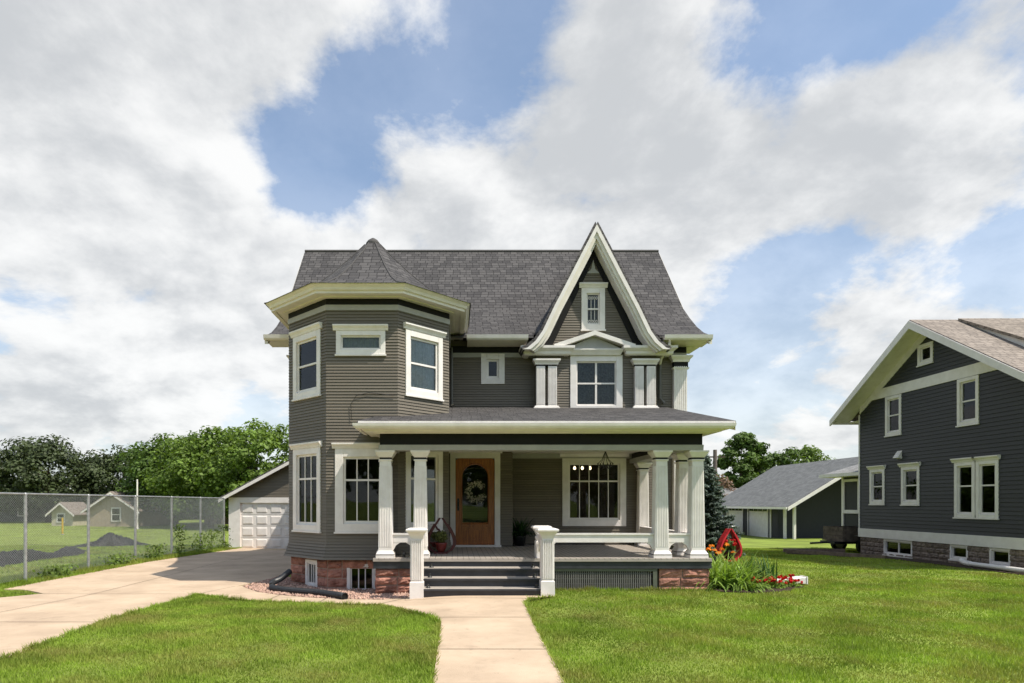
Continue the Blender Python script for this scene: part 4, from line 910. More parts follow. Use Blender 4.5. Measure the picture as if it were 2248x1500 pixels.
# corrugated drain pipe on the gravel
path = [(-3.62,13.95,0.16),(-3.75,13.65,0.03),(-3.82,13.35,-0.01),(-3.72,13.02,-0.02),(-3.45,12.75,-0.02),(-3.1,12.55,-0.02),(-2.75,12.35,-0.02),(-2.45,12.12,-0.01),(-2.15,11.82,0.0),(-2.02,11.66,0.015)]
def cr(P, n):
    out = []; P = [Vector(p) for p in P]; P = [P[0]*2-P[1]]+P+[P[-1]*2-P[-2]]
    for i in range(1, len(P)-2):
        for k in range(n):
            t = k/n; out.append(0.5*((2*P[i])+(P[i+1]-P[i-1])*t+(2*P[i-1]-5*P[i]+4*P[i+1]-P[i+2])*t*t+(3*P[i]-P[i-1]-3*P[i+1]+P[i+2])*t**3))
    out.append(P[-2]); return out
pp = cr(path, 24); pp = [Vector((p.x, p.y, p.z+0.055 if i > 40 else max(p.z+0.055, gz(p.x, p.y)+0.08))) for i, p in enumerate(pp)]
pp = [Vector((p.x, p.y, max(p.z, gz(p.x,p.y)+0.085) if i < 60 else gz(p.x,p.y)+0.085)) for i, p in enumerate(pp)]
rs = [0.062+0.004*(1 if i % 2 else -1) for i in range(len(pp))]
dp = T('drain_pipe', 'black corrugated drain pipe curving over the pink gravel below the turret', 'pipe', (-3.0, 12.6, gz(-3,12.6)))
O('corrugated_tube', MB().tube(pp, rs, 12, caps=False), PIPE, dp, smooth=False)
e0, e1 = pp[-1], pp[-1]+(pp[-1]-pp[-4]).normalized()*0.01
O('pipe_collar', MB().tube([pp[-6], pp[-1]], 0.069, 14, caps=False), PIPE, dp); O('pipe_mouth', MB().tube([pp[-5], pp[-4]], 0.056, 12), BLK, dp)

# gravel stones
n = 5200; gxr = rng.uniform(-4.6, -0.8, n*3); gyr = rng.uniform(11.6, 15.5, n*3); k = inpoly(gxr, gyr, GRAVEL); gxr, gyr = gxr[k][:n], gyr[k][:n]; n = len(gxr)
base = np.array([(1,0,0),(-1,0,0),(0,1,0),(0,-1,0),(0,0,1),(0,0,-1)], float); of = np.array([(0,2,4),(2,1,4),(1,3,4),(3,0,4),(2,0,5),(1,2,5),(3,1,5),(0,3,5)])
sz = rng.uniform(0.012, 0.032, (n,1,1))*rng.uniform(0.6, 1.3, (n,1,3)); ang = rng.uniform(0, 6.28, n); rot = np.zeros((n,3,3)); rot[:,0,0] = np.cos(ang); rot[:,0,1] = -np.sin(ang); rot[:,1,0] = np.sin(ang); rot[:,1,1] = np.cos(ang); rot[:,2,2] = 1
V = np.einsum('nij,nkj->nki', rot, base[None]*sz+rng.normal(0, 0.004, (n,6,3))); V += np.stack([gxr, gyr, ground(gxr, gyr)+0.02+rng.uniform(0, 0.012, n)], 1)[:,None,:]
F = (of[None]+6*np.arange(n)[:,None,None]).reshape(-1, 3)
go = O('gravel', npmesh('gravel', V.reshape(-1,3), F, PEB), PEB); tag(go, 'pink gravel bed along the foot of the turret', 'gravel', kind='stuff')

# ------------------------------------------------------------------ lawn blades
def blades(name, label, area, dens, polys_out, polys_in=None, h=(0.035, 0.07), w=0.006, m=None):
    x0, x1, y0, y1 = area; n = int((x1-x0)*(y1-y0)*dens); x = rng.uniform(x0, x1, n); y = rng.uniform(y0, y1, n)
    k = np.ones(n, bool)
    for p in polys_out: k &= ~inpoly(x, y, p)
    if polys_in is not None:
        q = np.zeros(n, bool)
        for p in polys_in: q |= inpoly(x, y, p)
        k &= q
    # only what the lens could see, with a margin for a step to the side
    px = x/np.maximum(y, 0.1); k &= (px > -0.95) & (px < 1.12)
    x, y = x[k], y[k]; n = len(x); z = ground(x, y)
    clump = 0.75+0.5*np.sin(x*3.1+np.sin(y*2.3))*np.sin(y*2.7+np.sin(x*1.9)); hh = rng.uniform(h[0], h[1], n)*clump.clip(0.5, 1.3); a = rng.uniform(0, 2*np.pi, n); ln = rng.uniform(0.1, 0.75, n)*hh; wd = w*rng.uniform(0.7, 1.4, n)*(1+0.05*np.maximum(y-6, 0))
    b = rng.uniform(0, 2*np.pi, n); dx, dy = np.cos(a)*wd, np.sin(a)*wd
    v = np.stack([np.stack([x-dx, y-dy, z-0.005], 1), np.stack([x+dx, y+dy, z-0.005], 1), np.stack([x+np.cos(b)*ln, y+np.sin(b)*ln, z+hh], 1)], 1).reshape(-1, 3)
    f = np.arange(3*n).reshape(n, 3); o = O(name, npmesh(name, v, f, m or BLADE), m or BLADE); tag(o, label, 'grass', kind='stuff'); return o
HOUSEFP = [(-4.3,16.3),(-3.75,14.2),(-2.7,13.15),(-1.6,13.1),(-1.6,12.35),(-0.65,12.35),(-0.65,11.5),(1.6,11.5),(1.6,12.4),(5.0,12.4),(5.0,16.4),(6.0,16.4),(6.0,24),(-4.3,24)]
OUT = [DRIVE_A, WALKF, WALKS, GRAVEL, HOUSEFP, BED, NBED]
LEFT = [(-4.95,4.5),(-0.15,4.5),(-0.12,9.0),(-0.25,9.6),(-0.7,10.2),(-1.3,11.05),(-5.1,12.65)]
blades('grass', 'short front lawn grass left of the walk', (-5.2,0,4.8,12.8), 3600, OUT, [LEFT], (0.03, 0.065))
RIGHTN = [(1.0,4.5),(12,4.5),(12,12.4),(1.0,12.4)]
blades('grass', 'bright front lawn grass right of the walk', (0.95,10.5,4.8,9.5), 3200, OUT, None, (0.03, 0.06))
blades('grass', 'mown lawn grass in front of the porch', (0.95,14,9.5,14), 1700, OUT, None, (0.03, 0.06), 0.007)
blades('grass', 'mown side lawn grass between the two houses', (5.0,16,14,26), 700, OUT, None, (0.03, 0.06), 0.007)
blades('grass', 'rough grass strip along the chain-link fence', (-10.6,-9.15,11,27.4), 1500, [], None, (0.05, 0.16), 0.007)
blades('grass', 'small grass island at the driveway edge', (-12,-8,9.5,12.9), 2500, [], [ISLAND], (0.04, 0.09), 0.007)
blades('grass', 'open field grass beyond the fence', (-24,-10.3,12,30), 260, [], None, (0.03, 0.07), 0.009)

def edge(name, label, line, off, dens=420):
    P_ = []; line = [Vector(p) for p in line]
    for a, b in zip(line[:-1], line[1:]):
        d = b-a; n = int(d.length*dens); nn = Vector((-d.y, d.x)).normalized(); t = rng.uniform(0, 1, n); w = rng.normal(0, 0.018, n)+off
        P_.append(np.stack([a.x+d.x*t+nn.x*w, a.y+d.y*t+nn.y*w], 1))
    P_ = np.concatenate(P_); n = len(P_); x, y = P_[:,0], P_[:,1]; tuft = 0.6+0.6*np.abs(np.sin(x*5.3+y*4.1)*np.sin(x*2.2-y*7.7)); hh = rng.uniform(0.04, 0.10, n)*tuft; a = rng.uniform(0, 6.28, n); b = rng.uniform(0, 6.28, n); ln = hh*rng.uniform(0.3, 1.1, n); wd = 0.006*rng.uniform(0.7, 1.4, n); z = ground(x, y)+0.01
    v = np.stack([np.stack([x-np.cos(a)*wd, y-np.sin(a)*wd, z], 1), np.stack([x+np.cos(a)*wd, y+np.sin(a)*wd, z], 1), np.stack([x+np.cos(b)*ln, y+np.sin(b)*ln, z+hh], 1)], 1).reshape(-1, 3)
    o = O(name, npmesh(name, v, np.arange(3*n).reshape(n, 3), BLADE), BLADE); tag(o, label, 'grass', kind='stuff')
edge('grass_edge', 'ragged grass edge along the driveway and side walk', [(-4.87,5.0),(-4.89,6.6),(-5.03,9.5),(-5.05,12.5),(-4.6,12.18),(-4.05,11.73),(-3.4,11.43),(-2.75,11.23),(-2.0,11.06),(-1.31,10.95),(-0.77,10.08),(-0.34,9.48),(-0.22,8.9),(-0.23,5.0)], -0.012)
edge('grass_edge', 'ragged grass edge along the right side of the front walk', [(1.01,4.8),(1.03,6),(1.11,9),(1.17,10.75),(1.31,11.18),(1.82,11.43),(1.84,12.38),(3.9,12.38),(5.0,12.38)], -0.012)
# ------------------------------------------------------------------ flower bed right of the porch
LILY = leafmat('daylily_leaves', (0.23, 0.34, 0.065), 0.35, 0.35); IRIS = leafmat('iris_leaves', (0.075, 0.16, 0.04), 0.3, 0.3)
ORG = leafmat('orange_petals', (0.75, 0.22, 0.02), 0.3, 0.3); REDP = leafmat('red_petals', (0.55, 0.012, 0.015), 0.35, 0.25)
for i, (x, y, h_, lb) in enumerate([(5.30,12.85,0.62,'daylily clump with arching leaves against the stone pier'),(5.62,12.62,0.52,'low daylily clump at the front of the flower bed'),(5.45,13.5,0.60,'tall daylily clump with orange blooms beside the porch column'),(5.85,13.05,0.55,'daylily clump in the middle of the flower bed')]):
    t = T('daylily', lb, 'plant', (x, y, gz(x, y)), 'daylilies in the flower bed'); straps(x, y, gz(x,y)+0.01, 230, h_*1.45, 0.021, (0.35, 1.3), LILY, 'leaves', t, 2.6)
    if i == 2:
        for k in range(7):
            fx_, fy_, fz_ = x+random.uniform(-0.15,0.4), y+random.uniform(-0.3,0.2), 0.62+random.uniform(0, 0.2)
            st = O('flower_stalk', MB().tube([(x+random.uniform(-.05,.05),y,0.02),(fx_,fy_,fz_)], 0.005, 5), LILY, t)
            d = np.array([(math.cos(a)*0.8, math.sin(a)*0.8, 0.5) for a in np.linspace(0, 6.28, 7)[:-1]]); v, f = leafquads(np.array([fx_,fy_,fz_])+d*0.045, d, 0.10, 0.9, 0.15); O('orange_bloom', npmesh('orange_bloom', v, f, ORG), ORG, st)
for x, y, lb in ((6.15,13.35,'spiky iris clump at the middle of the flower bed'),(6.42,13.15,'spiky iris fan leaning over the white splash block')):
    t = T('iris', lb, 'plant', (x, y, gz(x,y))); straps(x, y, gz(x,y)+0.01, 34, 0.66, 0.02, (0.95, 1.5) if False else (1.21, 1.55), IRIS, 'leaves', t, 1.6); straps(x, y, gz(x,y)+0.01, 16, 0.6, 0.02, (0.6, 1.1), IRIS, 'outer_leaves', t, 1.6)
for i, (x, y, q, lb) in enumerate([(6.05,12.65,14,'red begonia at the front edge of the flower bed'),(6.42,12.72,22,'mass of red petunias before the iris fan'),(6.80,12.95,12,'small red petunia at the outer tip of the flower bed')]):
    t = T('red_flower', lb, 'flower', (x, y, gz(x,y)), 'red flowers along the bed edge'); n = 260; d = rng.normal(0, 1, (n,3)); d[:,2] = np.abs(d[:,2]); d /= np.linalg.norm(d, axis=1)[:,None]
    v, f = leafquads(d*rng.uniform(0.4,1,(n,1))*np.array([0.22,0.18,0.16])+np.array([x,y,0.02]), d, 0.05, 1.2, 0.6); O('foliage', npmesh('foliage', v, f, LILY), LILY, t)
    for k in range(q):
        c = np.array([x+random.gauss(0,0.12), y+random.gauss(0,0.10)-0.05, 0.12+random.uniform(0,0.12)]); dd = rng.normal(0,1,(14,3)); dd /= np.linalg.norm(dd,axis=1)[:,None]; v, f = leafquads(c+dd*0.022, dd, 0.045, 1.3, 0.3); O('bloom', npmesh('bloom', v, f, REDP), REDP, t)
LG0 = leafmat('geranium_leaves', (0.10, 0.17, 0.04), 0.4, 0.3)
stand_t = teardrop('hanging_planter', 'bright red teardrop planter with red blooms on a dark stand in the flower bed', (6.05, 14.1, 0.42), 0.72, 0.48, RED, BLKM, LG0, 520, 0.06, 0.25, flower=REDP, thick=0.045)
O('stand_post', MB().tube([(0,0,-0.45),(0,0,0.04)], 0.02, 8), BLKM, stand_t, local=True); O('stand_hook', MB().tube([(0.02,0,0.02),(0.10,0.02,0.4),(0.03,0.01,0.76),(0,0,0.72)], 0.010, 6), BLKM, stand_t, local=True)
sb = T('splash_block', 'white downspout splash block lying on the lawn by the flower bed', 'splash block', (6.95, 13.3, 0.0)); g = MB(); g.prism([(-0.34,0.03),(0.30,0.03),(0.30,0.17),(0.22,0.17),(-0.30,0.10)], -0.13, 0.13); bevel(O('trough', g, WHT, sb, local=True), 0.012); O('end_lip', MB().box(0.301,0.325,-0.14,0.14,0.03,0.185), WHT, sb, local=True)

# ------------------------------------------------------------------ trees
def tree(name, label, x, y, h, rx, rz, leaf, nclump=90, nleaf=110, ls=0.3, trunk=0.22, base=0.28, group=None, seed=0, shape='round', ry=None, flat=1.0):
    global rng
    rng = np.random.default_rng(100+seed); rd = random.Random(seed); z0 = gz(x, y); t = T(name, label, 'tree', (x, y, z0), group); ry = ry or rx
    cz = z0+h-rz; cs = []
    for k in range(nclump):
        d = rng.normal(0, 1, 3); d /= np.linalg.norm(d); r = rng.uniform(0.45, 1.0)**0.5
        w = 1.0
        if shape == 'cone': w = 1.0-0.62*max(0, d[2]*r)
        p = np.array([x+d[0]*r*rx*w*rng.uniform(0.85,1.12), y+d[1]*r*ry*w, cz+d[2]*r*rz*rng.uniform(0.85,1.08)]); 
        if p[2] > z0+base*h*0.6: cs.append(p)
    P = []; N_ = []
    for c in cs:
        cr_ = rng.uniform(0.16, 0.30)*min(rx, rz*1.2); q = rng.normal(0, 1, (nleaf, 3)); q /= np.linalg.norm(q, axis=1)[:,None]; rr = rng.uniform(0.3, 1, (nleaf,1))**0.6
        P.append(c+q*rr*cr_*np.array([1.25,1.25,0.75])); nn = q.copy(); nn[:,2] += 0.7; N_.append(nn)
    P = np.concatenate(P); N_ = np.concatenate(N_); v, f = leafquads(P, N_, ls, 1.3, 0.45); O('crown', npmesh('crown', v, f, leaf), leaf, t)
    g = MB(); top = cz+rz*0.3
    g.tube([(x,y,z0-0.1),(x+0.05,y,z0+h*0.12),(x-0.04*h*0.1,y,z0+h*0.35),(x,y,top)], [trunk*1.35, trunk, trunk*0.8, trunk*0.25], 8)
    for k in range(7):
        c = cs[rd.randrange(len(cs))]; zb = z0+h*rd.uniform(0.22, 0.5); mid = ((x+c[0])/2, (y+c[1])/2, (zb+c[2])/2+0.05*h)
        g.tube([(x,y,zb), mid, tuple(c)], [trunk*0.5, trunk*0.32, trunk*0.08], 6)
    O('trunk', g, BARK, t); return t
LG1 = leafmat('maple_leaves', (0.095, 0.155, 0.030), 0.4, 0.3); LG2 = leafmat('ash_leaves', (0.150, 0.225, 0.042), 0.4, 0.35); LDK = leafmat('dark_tree_leaves', (0.068, 0.090, 0.036), 0.4, 0.2); LPU = leafmat('purple_leaves', (0.035, 0.014, 0.020), 0.4, 0.2)
LYG = leafmat('yellow_green_leaves', (0.13, 0.16, 0.035), 0.4, 0.35); LBL = leafmat('spruce_needles', (0.135, 0.185, 0.145), 0.35, 0.1); LBR = leafmat('pink_brown_leaves', (0.20, 0.125, 0.085), 0.35, 0.2)
trs = [('broad_tree','broad dark green tree beyond the ball field, tallest at the far left',-46,72,9.2,5.6,4.5,LDK,150,130,0.34),
       ('broad_tree','dark tree with a rounded crown right of the broad dark tree',-38.5,74,8.6,4.2,4.1,LDK,110,130,0.34),
       ('broad_tree','yellow-green tree at the left frame edge behind the field',-54,78,7.6,4.5,3.6,LYG,80,110,0.36),
       ('purple_tree','small purple-leaved tree between the dark and green trees',-35.5,76,6.8,2.2,3.2,LPU,60,110,0.3),
       ('ash_tree','green ash tree standing left behind the field backstop',-27.2,62,9.0,4.6,4.4,LG1,140,130,0.30),
       ('ash_tree','light green ash tree close behind the garage roof',-21.5,56,8.5,4.4,4.3,LG2,150,130,0.28),
       ('ash_tree','bright green tree touching the turret wall above the garage',-16.2,52,8.7,4.0,4.4,LG2,150,130,0.27),
       ('ash_tree','low shaded tree under the green ash trees',-24.5,66,6.0,4.0,3.0,LG1,80,110,0.3),
       ('elm_tree','tall dark tree behind the neighbouring garage roof',27.3,61,9.2,2.5,4.6,LG1,120,130,0.28),
       ('elm_tree','feathery green tree right of the tall dark tree',32.0,64,8.2,2.6,4.0,LG1,90,120,0.28),
       ('elm_tree','lighter green tree above the neighbouring garage ridge',38.5,70,8.4,3.4,3.8,LG2,90,110,0.3),
       ('elm_tree','small distant green tree left of the charcoal house gutter',45,74,7.2,2.4,3.0,LG2,60,100,0.3),
       ('elm_tree','yellow-green tree behind the utility pole',23.3,66,6.9,3.2,3.0,LYG,70,100,0.3),
       ('shrub','pink-brown bushy tree behind the blue spruce',22.0,54,4.6,2.2,2.3,LBR,60,110,0.22)]
for i, a in enumerate(trs): tree(a[0], a[1], *a[2:7], a[7], a[8], a[9], a[10], seed=i, group='background trees')
# distant tree belt
rng = np.random.default_rng(55)
n = 26000; bx = rng.uniform(-120, 130, n); hh = (5.0+1.6*np.sin(bx*0.21)+1.1*np.sin(bx*0.57+1)+0.7*np.sin(bx*1.3))*0.9; p = np.stack([bx, 118+rng.normal(0, 2.5, n), -0.4+hh*rng.uniform(0, 1, n)**0.75], 1)
v, f = leafquads(p, np.tile([0,-0.6,0.6], (n,1)), 0.75, 1.3, 0.6); o = O('far_woodland', npmesh('far_woodland', v, f, LG1), LG1); tag(o, 'distant belt of green trees along the horizon', 'woodland', kind='stuff')
n = 16000; bx = rng.uniform(-90, -14, n); hh = 3.4+0.8*np.sin(bx*0.33)+0.5*np.sin(bx*0.9); p = np.stack([bx, 84+rng.normal(0, 1.6, n), -0.4+hh*rng.uniform(0, 1, n)], 1)  # dark leaf belt, added to stand for the shade under the tree crowns
v, f = leafquads(p, np.tile([0,-0.6,0.5], (n,1)), 0.55, 1.3, 0.6); o = O('far_shade_foliage', npmesh('far_shade_foliage', v, f, LDK), LDK); tag(o, 'dark leaf belt added for the shade beneath the trees beyond the field', 'hedgerow', kind='stuff')
# trees across the street behind the camera, seen only as reflections in the window panes
n = 30000; k_ = rng.integers(0, 11, n); ccx = np.array([-34,-26,-19,-12,-4.5,3,9,16,23,31,40.0])[k_]; cch = np.array([9,11,8.5,10,12,9,10.5,8,11,10,9.0])[k_]; d = rng.normal(0, 1, (n,3)); d /= np.linalg.norm(d, axis=1)[:,None]; d *= rng.uniform(0.5, 1, (n,1))**0.5
p = np.stack([ccx+d[:,0]*4.2, -30+d[:,1]*3.5+2*np.sin(ccx), cch*0.58+d[:,2]*cch*0.42], 1); v, f = leafquads(p, d, 0.55, 1.3, 0.6); o = O('street_trees', npmesh('street_trees', v, f, LG1), LG1); tag(o, 'row of green trees across the street mirrored in the windows', 'woodland', kind='stuff')
# blue spruce by the porch
sp = T('blue_spruce', 'blue-green spruce standing behind the right porch columns', 'tree', (7.1, 18.2, 0)); P = []; N_ = []; g = MB(); g.tube([(7.1,18.2,-0.1),(7.1,18.2,3.15)], [0.08,0.015], 8); O('trunk', g, BARK, sp)
g = MB()
for k in range(150):
    t = (k+0.5)/150; z = 0.22+t*2.85; a = k*2.399+rng.uniform(-.3,.3); R_ = (1.12*(1-t)**0.85+0.05)*rng.uniform(0.82, 1.08); m_ = int(26+60*(1-t)); q = np.linspace(0.12, 1, m_)
    dro = -0.22*R_*q+0.20*R_*q**3; c = np.stack([7.1+np.cos(a)*R_*q, 18.2+np.sin(a)*R_*q, z+dro], 1)
    for s in range(5):
        e = rng.normal(0, 1, (m_,3))*np.array([0.05,0.05,0.025])*(0.5+1.0*R_*(1.15-q))[:,None]; P.append(c+e); nn = np.tile([math.cos(a)*0.5, math.sin(a)*0.5, 0.9], (m_,1)); N_.append(nn)
    g.tube([tuple(c[0]), tuple(c[m_//2]), tuple(c[-1])], [0.014,0.01,0.004], 4, False)
O('branch', g, BARK, sp)
v, f = leafquads(np.concatenate(P), np.concatenate(N_), 0.10, 0.7, 0.55); O('crown', npmesh('crown', v, f, LBL), LBL, sp)

# ------------------------------------------------------------------ garage behind the driveway
GA = T('detached_garage', 'detached grey garage with white panelled overhead door at the driveway end', 'garage', (-6.8, 27.6, -0.25)); gY = 27.5; gb = -0.27; GLX, GRX = -9.75, -2.6
dX0, dX1, dTop = -9.28, -4.4, 1.72
wm = MB(); wallmesh((GLX, gY), 0, GRX-GLX, gb-0.3, 2.02, [(dX0-GLX, dX1-GLX, gb-0.3, dTop)], g=wm); wallmesh((GLX, gY+6.5), -R(90), 6.5, gb-0.3, 2.02, g=wm); wallmesh((GRX, gY), R(90), 6.5, gb-0.3, 2.02, g=wm); wallmesh((GRX, gY+6.5), R(180), GRX-GLX, gb-0.3, 2.02, g=wm); O('garage_wall', wm, SIDB, GA)
cx_ = (GLX+GRX)/2; rz_ = 3.95
def gw(z): return max(0.0, (rz_-z)/(rz_-2.02)*(GRX-GLX)/2)
O('gable_wall', MB().prism([(GLX,2.02),(GRX,2.02),(cx_,rz_)], gY+0.0, gY+0.1), SIDB, GA)
boards(GA, (0, gY), 0, 1, 1.95, 3.85, 0.0635, SID, left=lambda z: cx_-gw(z), right=lambda z: cx_+gw(z), joined=True)
g = MB(); g.box(GLX-0.02, dX0, gY-0.03, gY+0.1, gb-0.1, 1.95); g.box(dX1, dX1+0.4, gY-0.03, gY+0.1, gb-0.1, 1.95); g.box(dX0, dX1, gY-0.03, gY+0.1, dTop, 1.95); O('door_frame', g, WHT, GA)
gd = O('garage_door', MB().box(dX0, dX1, gY+0.06, gY+0.10, gb-0.05, dTop), WHT, GA); ph = (dTop-gb)/4; pw = (dX1-dX0)/8
for r_ in range(4):
    for c_ in range(8):
        x0 = dX0+c_*pw+0.07; z0 = gb+r_*ph+0.07; b = MB(); b.add([(x0,gY+0.058,z0),(x0+pw-0.14,gY+0.058,z0),(x0+pw-0.14,gY+0.058,z0+ph-0.14),(x0,gY+0.058,z0+ph-0.14),(x0+0.04,gY+0.035,z0+0.04),(x0+pw-0.18,gY+0.035,z0+0.04),(x0+pw-0.18,gY+0.035,z0+ph-0.18),(x0+0.04,gY+0.035,z0+ph-0.18)], [(0,1,5,4),(1,2,6,5),(2,3,7,6),(3,0,4,7),(4,5,6,7)]); O('door_panel', b, WHT, gd)
for r_ in range(1, 4): O('section_joint', MB().box(dX0, dX1, gY+0.056, gY+0.0595, gb+r_*ph-0.006, gb+r_*ph+0.006), LGR, gd)
for s in (-1, 1):
    ov = 0.35; ex = (GRX-GLX)/2+ov; ez_ = 2.02-ov*(rz_-2.02)/((GRX-GLX)/2); g = MB(); g.prism([(cx_, rz_+0.10), (cx_+s*ex, ez_+0.10), (cx_+s*ex, ez_+0.04), (cx_, rz_+0.04)], gY-0.35, gY+6.9); roof('garage_roof', g, SHG, GA)
    O('rake_board', MB().prism([(cx_, rz_+0.04), (cx_+s*ex, ez_+0.04), (cx_+s*ex, ez_-0.10), (cx_, rz_-0.10)], gY-0.36, gY-0.31), WHT, GA); O('rake_soffit', MB().prism([(cx_, rz_+0.03), (cx_+s*ex, ez_+0.03), (cx_+s*ex, ez_-0.0), (cx_, rz_-0.0)], gY-0.30, gY), WHT, GA)

# ------------------------------------------------------------------ chain-link fence
FX = -9.65; fence = T('chain_link_fence', 'tall galvanised chain-link fence along the left side of the driveway', 'fence', (FX, 14.3, 0)); ys = [9.4+2.455*k for k in range(8)]; FT = 1.91
def fg(y): return gz(FX, y)*0.6
for y in ys:
    p = O('fence_post', MB().tube([(FX,y,fg(y)-0.1),(FX,y,FT-0.02)], 0.036, 10), GALV, fence); O('post_cap', MB().lathe([(0.04,0),(0.04,0.03),(0.015,0.06)], (FX,y,FT-0.03), 10), GALV, p)
O('top_rail', MB().tube([(FX,ys[0],FT),(FX,ys[-1],FT)], 0.021, 8), GALV, fence)
for i in range(len(ys)-1):
    g = MB(); a, b = ys[i]+0.03, ys[i+1]-0.03; z0, z1 = fg(a)+0.04, FT+0.03; sp_ = 0.058; q = 0.0027; Hh = z1-z0
    for s in (1, -1):
        k0 = -int(Hh/sp_)-1; k1 = int((b-a)/sp_)+1
        for k in range(k0, k1+1):
            # line y = a + k*sp + (z-z0) (or mirrored)
            t0 = max(0, -k*sp_); t1 = min(Hh, (b-a)-k*sp_)
            if t1-t0 < 0.02: continue
            ya, yb = a+k*sp_+t0, a+k*sp_+t1
            if s < 0: ya, yb = a+b-ya, a+b-yb
            za, zb = z0+t0, z0+t1
            g.add([(FX-q,ya,za),(FX+q,ya-q,za),(FX+q,ya+q,za),(FX-q,yb,zb),(FX+q,yb-q,zb),(FX+q,yb+q,zb)], [(0,1,4,3),(1,2,5,4),(2,0,3,5)])
    me = g.mesh('wire_mesh', False); me.materials.append(GALV); o = O('wire_mesh', me, GALV, fence); o['kind'] = 'stuff'
# weeds at the fence foot
for i, y in enumerate((15.2, 18.0, 20.3, 22.0, 23.8, 24.9, 26.2)):
    t = T('weed', ['low weed clump at the foot of the nearest fence span','leafy weed at the fence foot by the second post','weed clump at the fence foot past the third post','tall vine climbing the far part of the fence','weed clump below the farthest fence spans','leafy weeds beside the last fence post','weed clump at the garage corner by the fence'][i], 'plant', (FX+0.12, y, fg(y)), 'weeds along the fence')
    n = 260; hh = (0.25,0.3,0.45,1.05,0.7,0.8,0.9)[i]; p = np.stack([rng.normal(FX+0.1,0.10,n), rng.normal(y,0.16 if i == 3 else 0.35,n), fg(y)+rng.uniform(0,1,n)**1.3*hh], 1); v, f = leafquads(p, np.tile([0.5,-0.5,0.7],(n,1)), 0.08, 1.2, 0.7); O('leaves', npmesh('leaves', v, f, LG2), LG2, t)
    O('stem', MB().tube([(FX+0.1,y,fg(y)-0.02),(FX+0.11,y+0.02,fg(y)+hh*0.9)], 0.008, 5), LG1, t)

# ------------------------------------------------------------------ beyond the fence
TARP = mat('black_silt_fabric', (0.010, 0.010, 0.011), 0.65, 0.3, 6, 0.6, 8)
def tarp(label, A, B, hs, seed, wid=1.0):
    n = 60; m_ = 9; rd = random.Random(seed); vs = []; fs = []; A = Vector(A); B = Vector(B); d = (B-A).normalized(); pn = Vector((-d.y, d.x))
    for i in range(n+1):
        t = i/n; c = A+(B-A)*t+pn*(0.25*math.sin(t*7+seed)); hgt = np.interp(t, np.linspace(0,1,len(hs)), hs)
        for j in range(m_+1):
            u = j/m_; p = c+pn*((u-0.5)*wid*(0.7+0.3*math.sin(t*11))); z = gz(p.x,p.y)+hgt*math.sin(math.pi*u)**0.8*(1+0.14*math.sin(i*0.9+j*1.7)+0.08*rd.uniform(-1,1))-0.02; vs.append((p.x, p.y, z))
    for i in range(n):
        for j in range(m_): q = i*(m_+1)+j; fs.append((q, q+1, q+m_+2, q+m_+1))
    o = O('silt_fence_fabric', MB().add(vs, fs), TARP, smooth=True); return tag(o, label, 'fabric', 'black silt fabric on the field')
tarp('long black silt fabric heaped on the field beside the fence', (-12.6,16.6), (-14.6,25.6), [0.05,0.22,0.34,0.38,0.30,0.16,0.26,0.30,0.26,0.14,0.04], 1)
tarp('peaked heap of black silt fabric farther back on the field', (-17.2,28.6), (-14.6,30.6), [0.04,0.14,0.28,0.62,0.48,0.34,0.16,0.04], 2, 1.3)
def cottage(label, x, y, w, d, hw, hr, mw, mr, wins, rot=0.0, ridge='y', group='houses beyond the field'):
    t = T('cottage', label, 'house', (x, y, gz(x,y)), group, rot); g = MB(); g.box(-w/2, w/2, 0, d, -0.5, hw); O('wall', g, mw, t, local=True)
    if ridge == 'y':
        O('gable_wall', MB().prism([(-w/2,hw),(w/2,hw),(0,hr)], 0.0, d), mw, t, local=True)
        for s in (-1, 1):
            q = MB(); e = 0.35; zz = hw-e*(hr-hw)/(w/2); q.prism([(0,hr+0.1),(s*(w/2+e),zz+0.1),(s*(w/2+e),zz),(0,hr)], -0.4, d+0.4); me = q.mesh('roof'); uvroof(me); O('roof', me, mr, t, local=True)
            O('rake_board', MB().prism([(0,hr+0.02),(s*(w/2+e),zz+0.02),(s*(w/2+e),zz-0.16),(0,hr-0.16)], -0.43, -0.38), WHT, t, local=True)
    else:
        q = MB(); q.prism([(-0.5,hw-0.1),(d/2,hr),(d+0.5,hw-0.1),(d+0.5,hw-0.2),(d/2,hr-0.1),(-0.5,hw-0.2)], -w/2-0.35, w/2+0.35, 'x'); me = q.mesh('roof'); uvroof(me); O('roof', me, mr, t, local=True)
        for s in (-1, 1): O('gable_wall', MB().prism([(0,hw),(d,hw),(d/2,hr-0.1)], s*w/2-0.02, s*w/2+0.02, 'x'), mw, t, local=True)
    for (u0, u1, z0, z1) in wins:
        b = O('window', MB().box(u0, u1, -0.06, 0.0, z0, z1), WHT, t, local=True); O('pane', MB().box(u0+0.12, u1-0.12, -0.075, -0.062, z0+0.12, (z0+z1)/2-0.04), DKGL, b, local=True); O('pane', MB().box(u0+0.12, u1-0.12, -0.075, -0.062, (z0+z1)/2+0.04, z1-0.12), DKGL, b, local=True)
    return t
BEI = mat('beige_siding', (0.42, 0.34, 0.26), 0.8, 0.08, 3); TAN2 = mat('cream_siding', (0.55, 0.50, 0.38), 0.8, 0.08, 3); SAGE_SHADE = mat('shaded_sage_siding', (0.07, 0.08, 0.065), 0.8, 0.1, 3); SAGE = mat('sage_siding', (0.20, 0.22, 0.18), 0.8, 0.08, 3)  # the darker sage has the far-left shade painted into its colour
cottage('beige cottage with white-framed window beyond the chain-link fence', -31.2, 58, 4.6, 8, 1.55, 3.1, BEI, SHN, [(-0.1,0.8,0.45,1.75)])
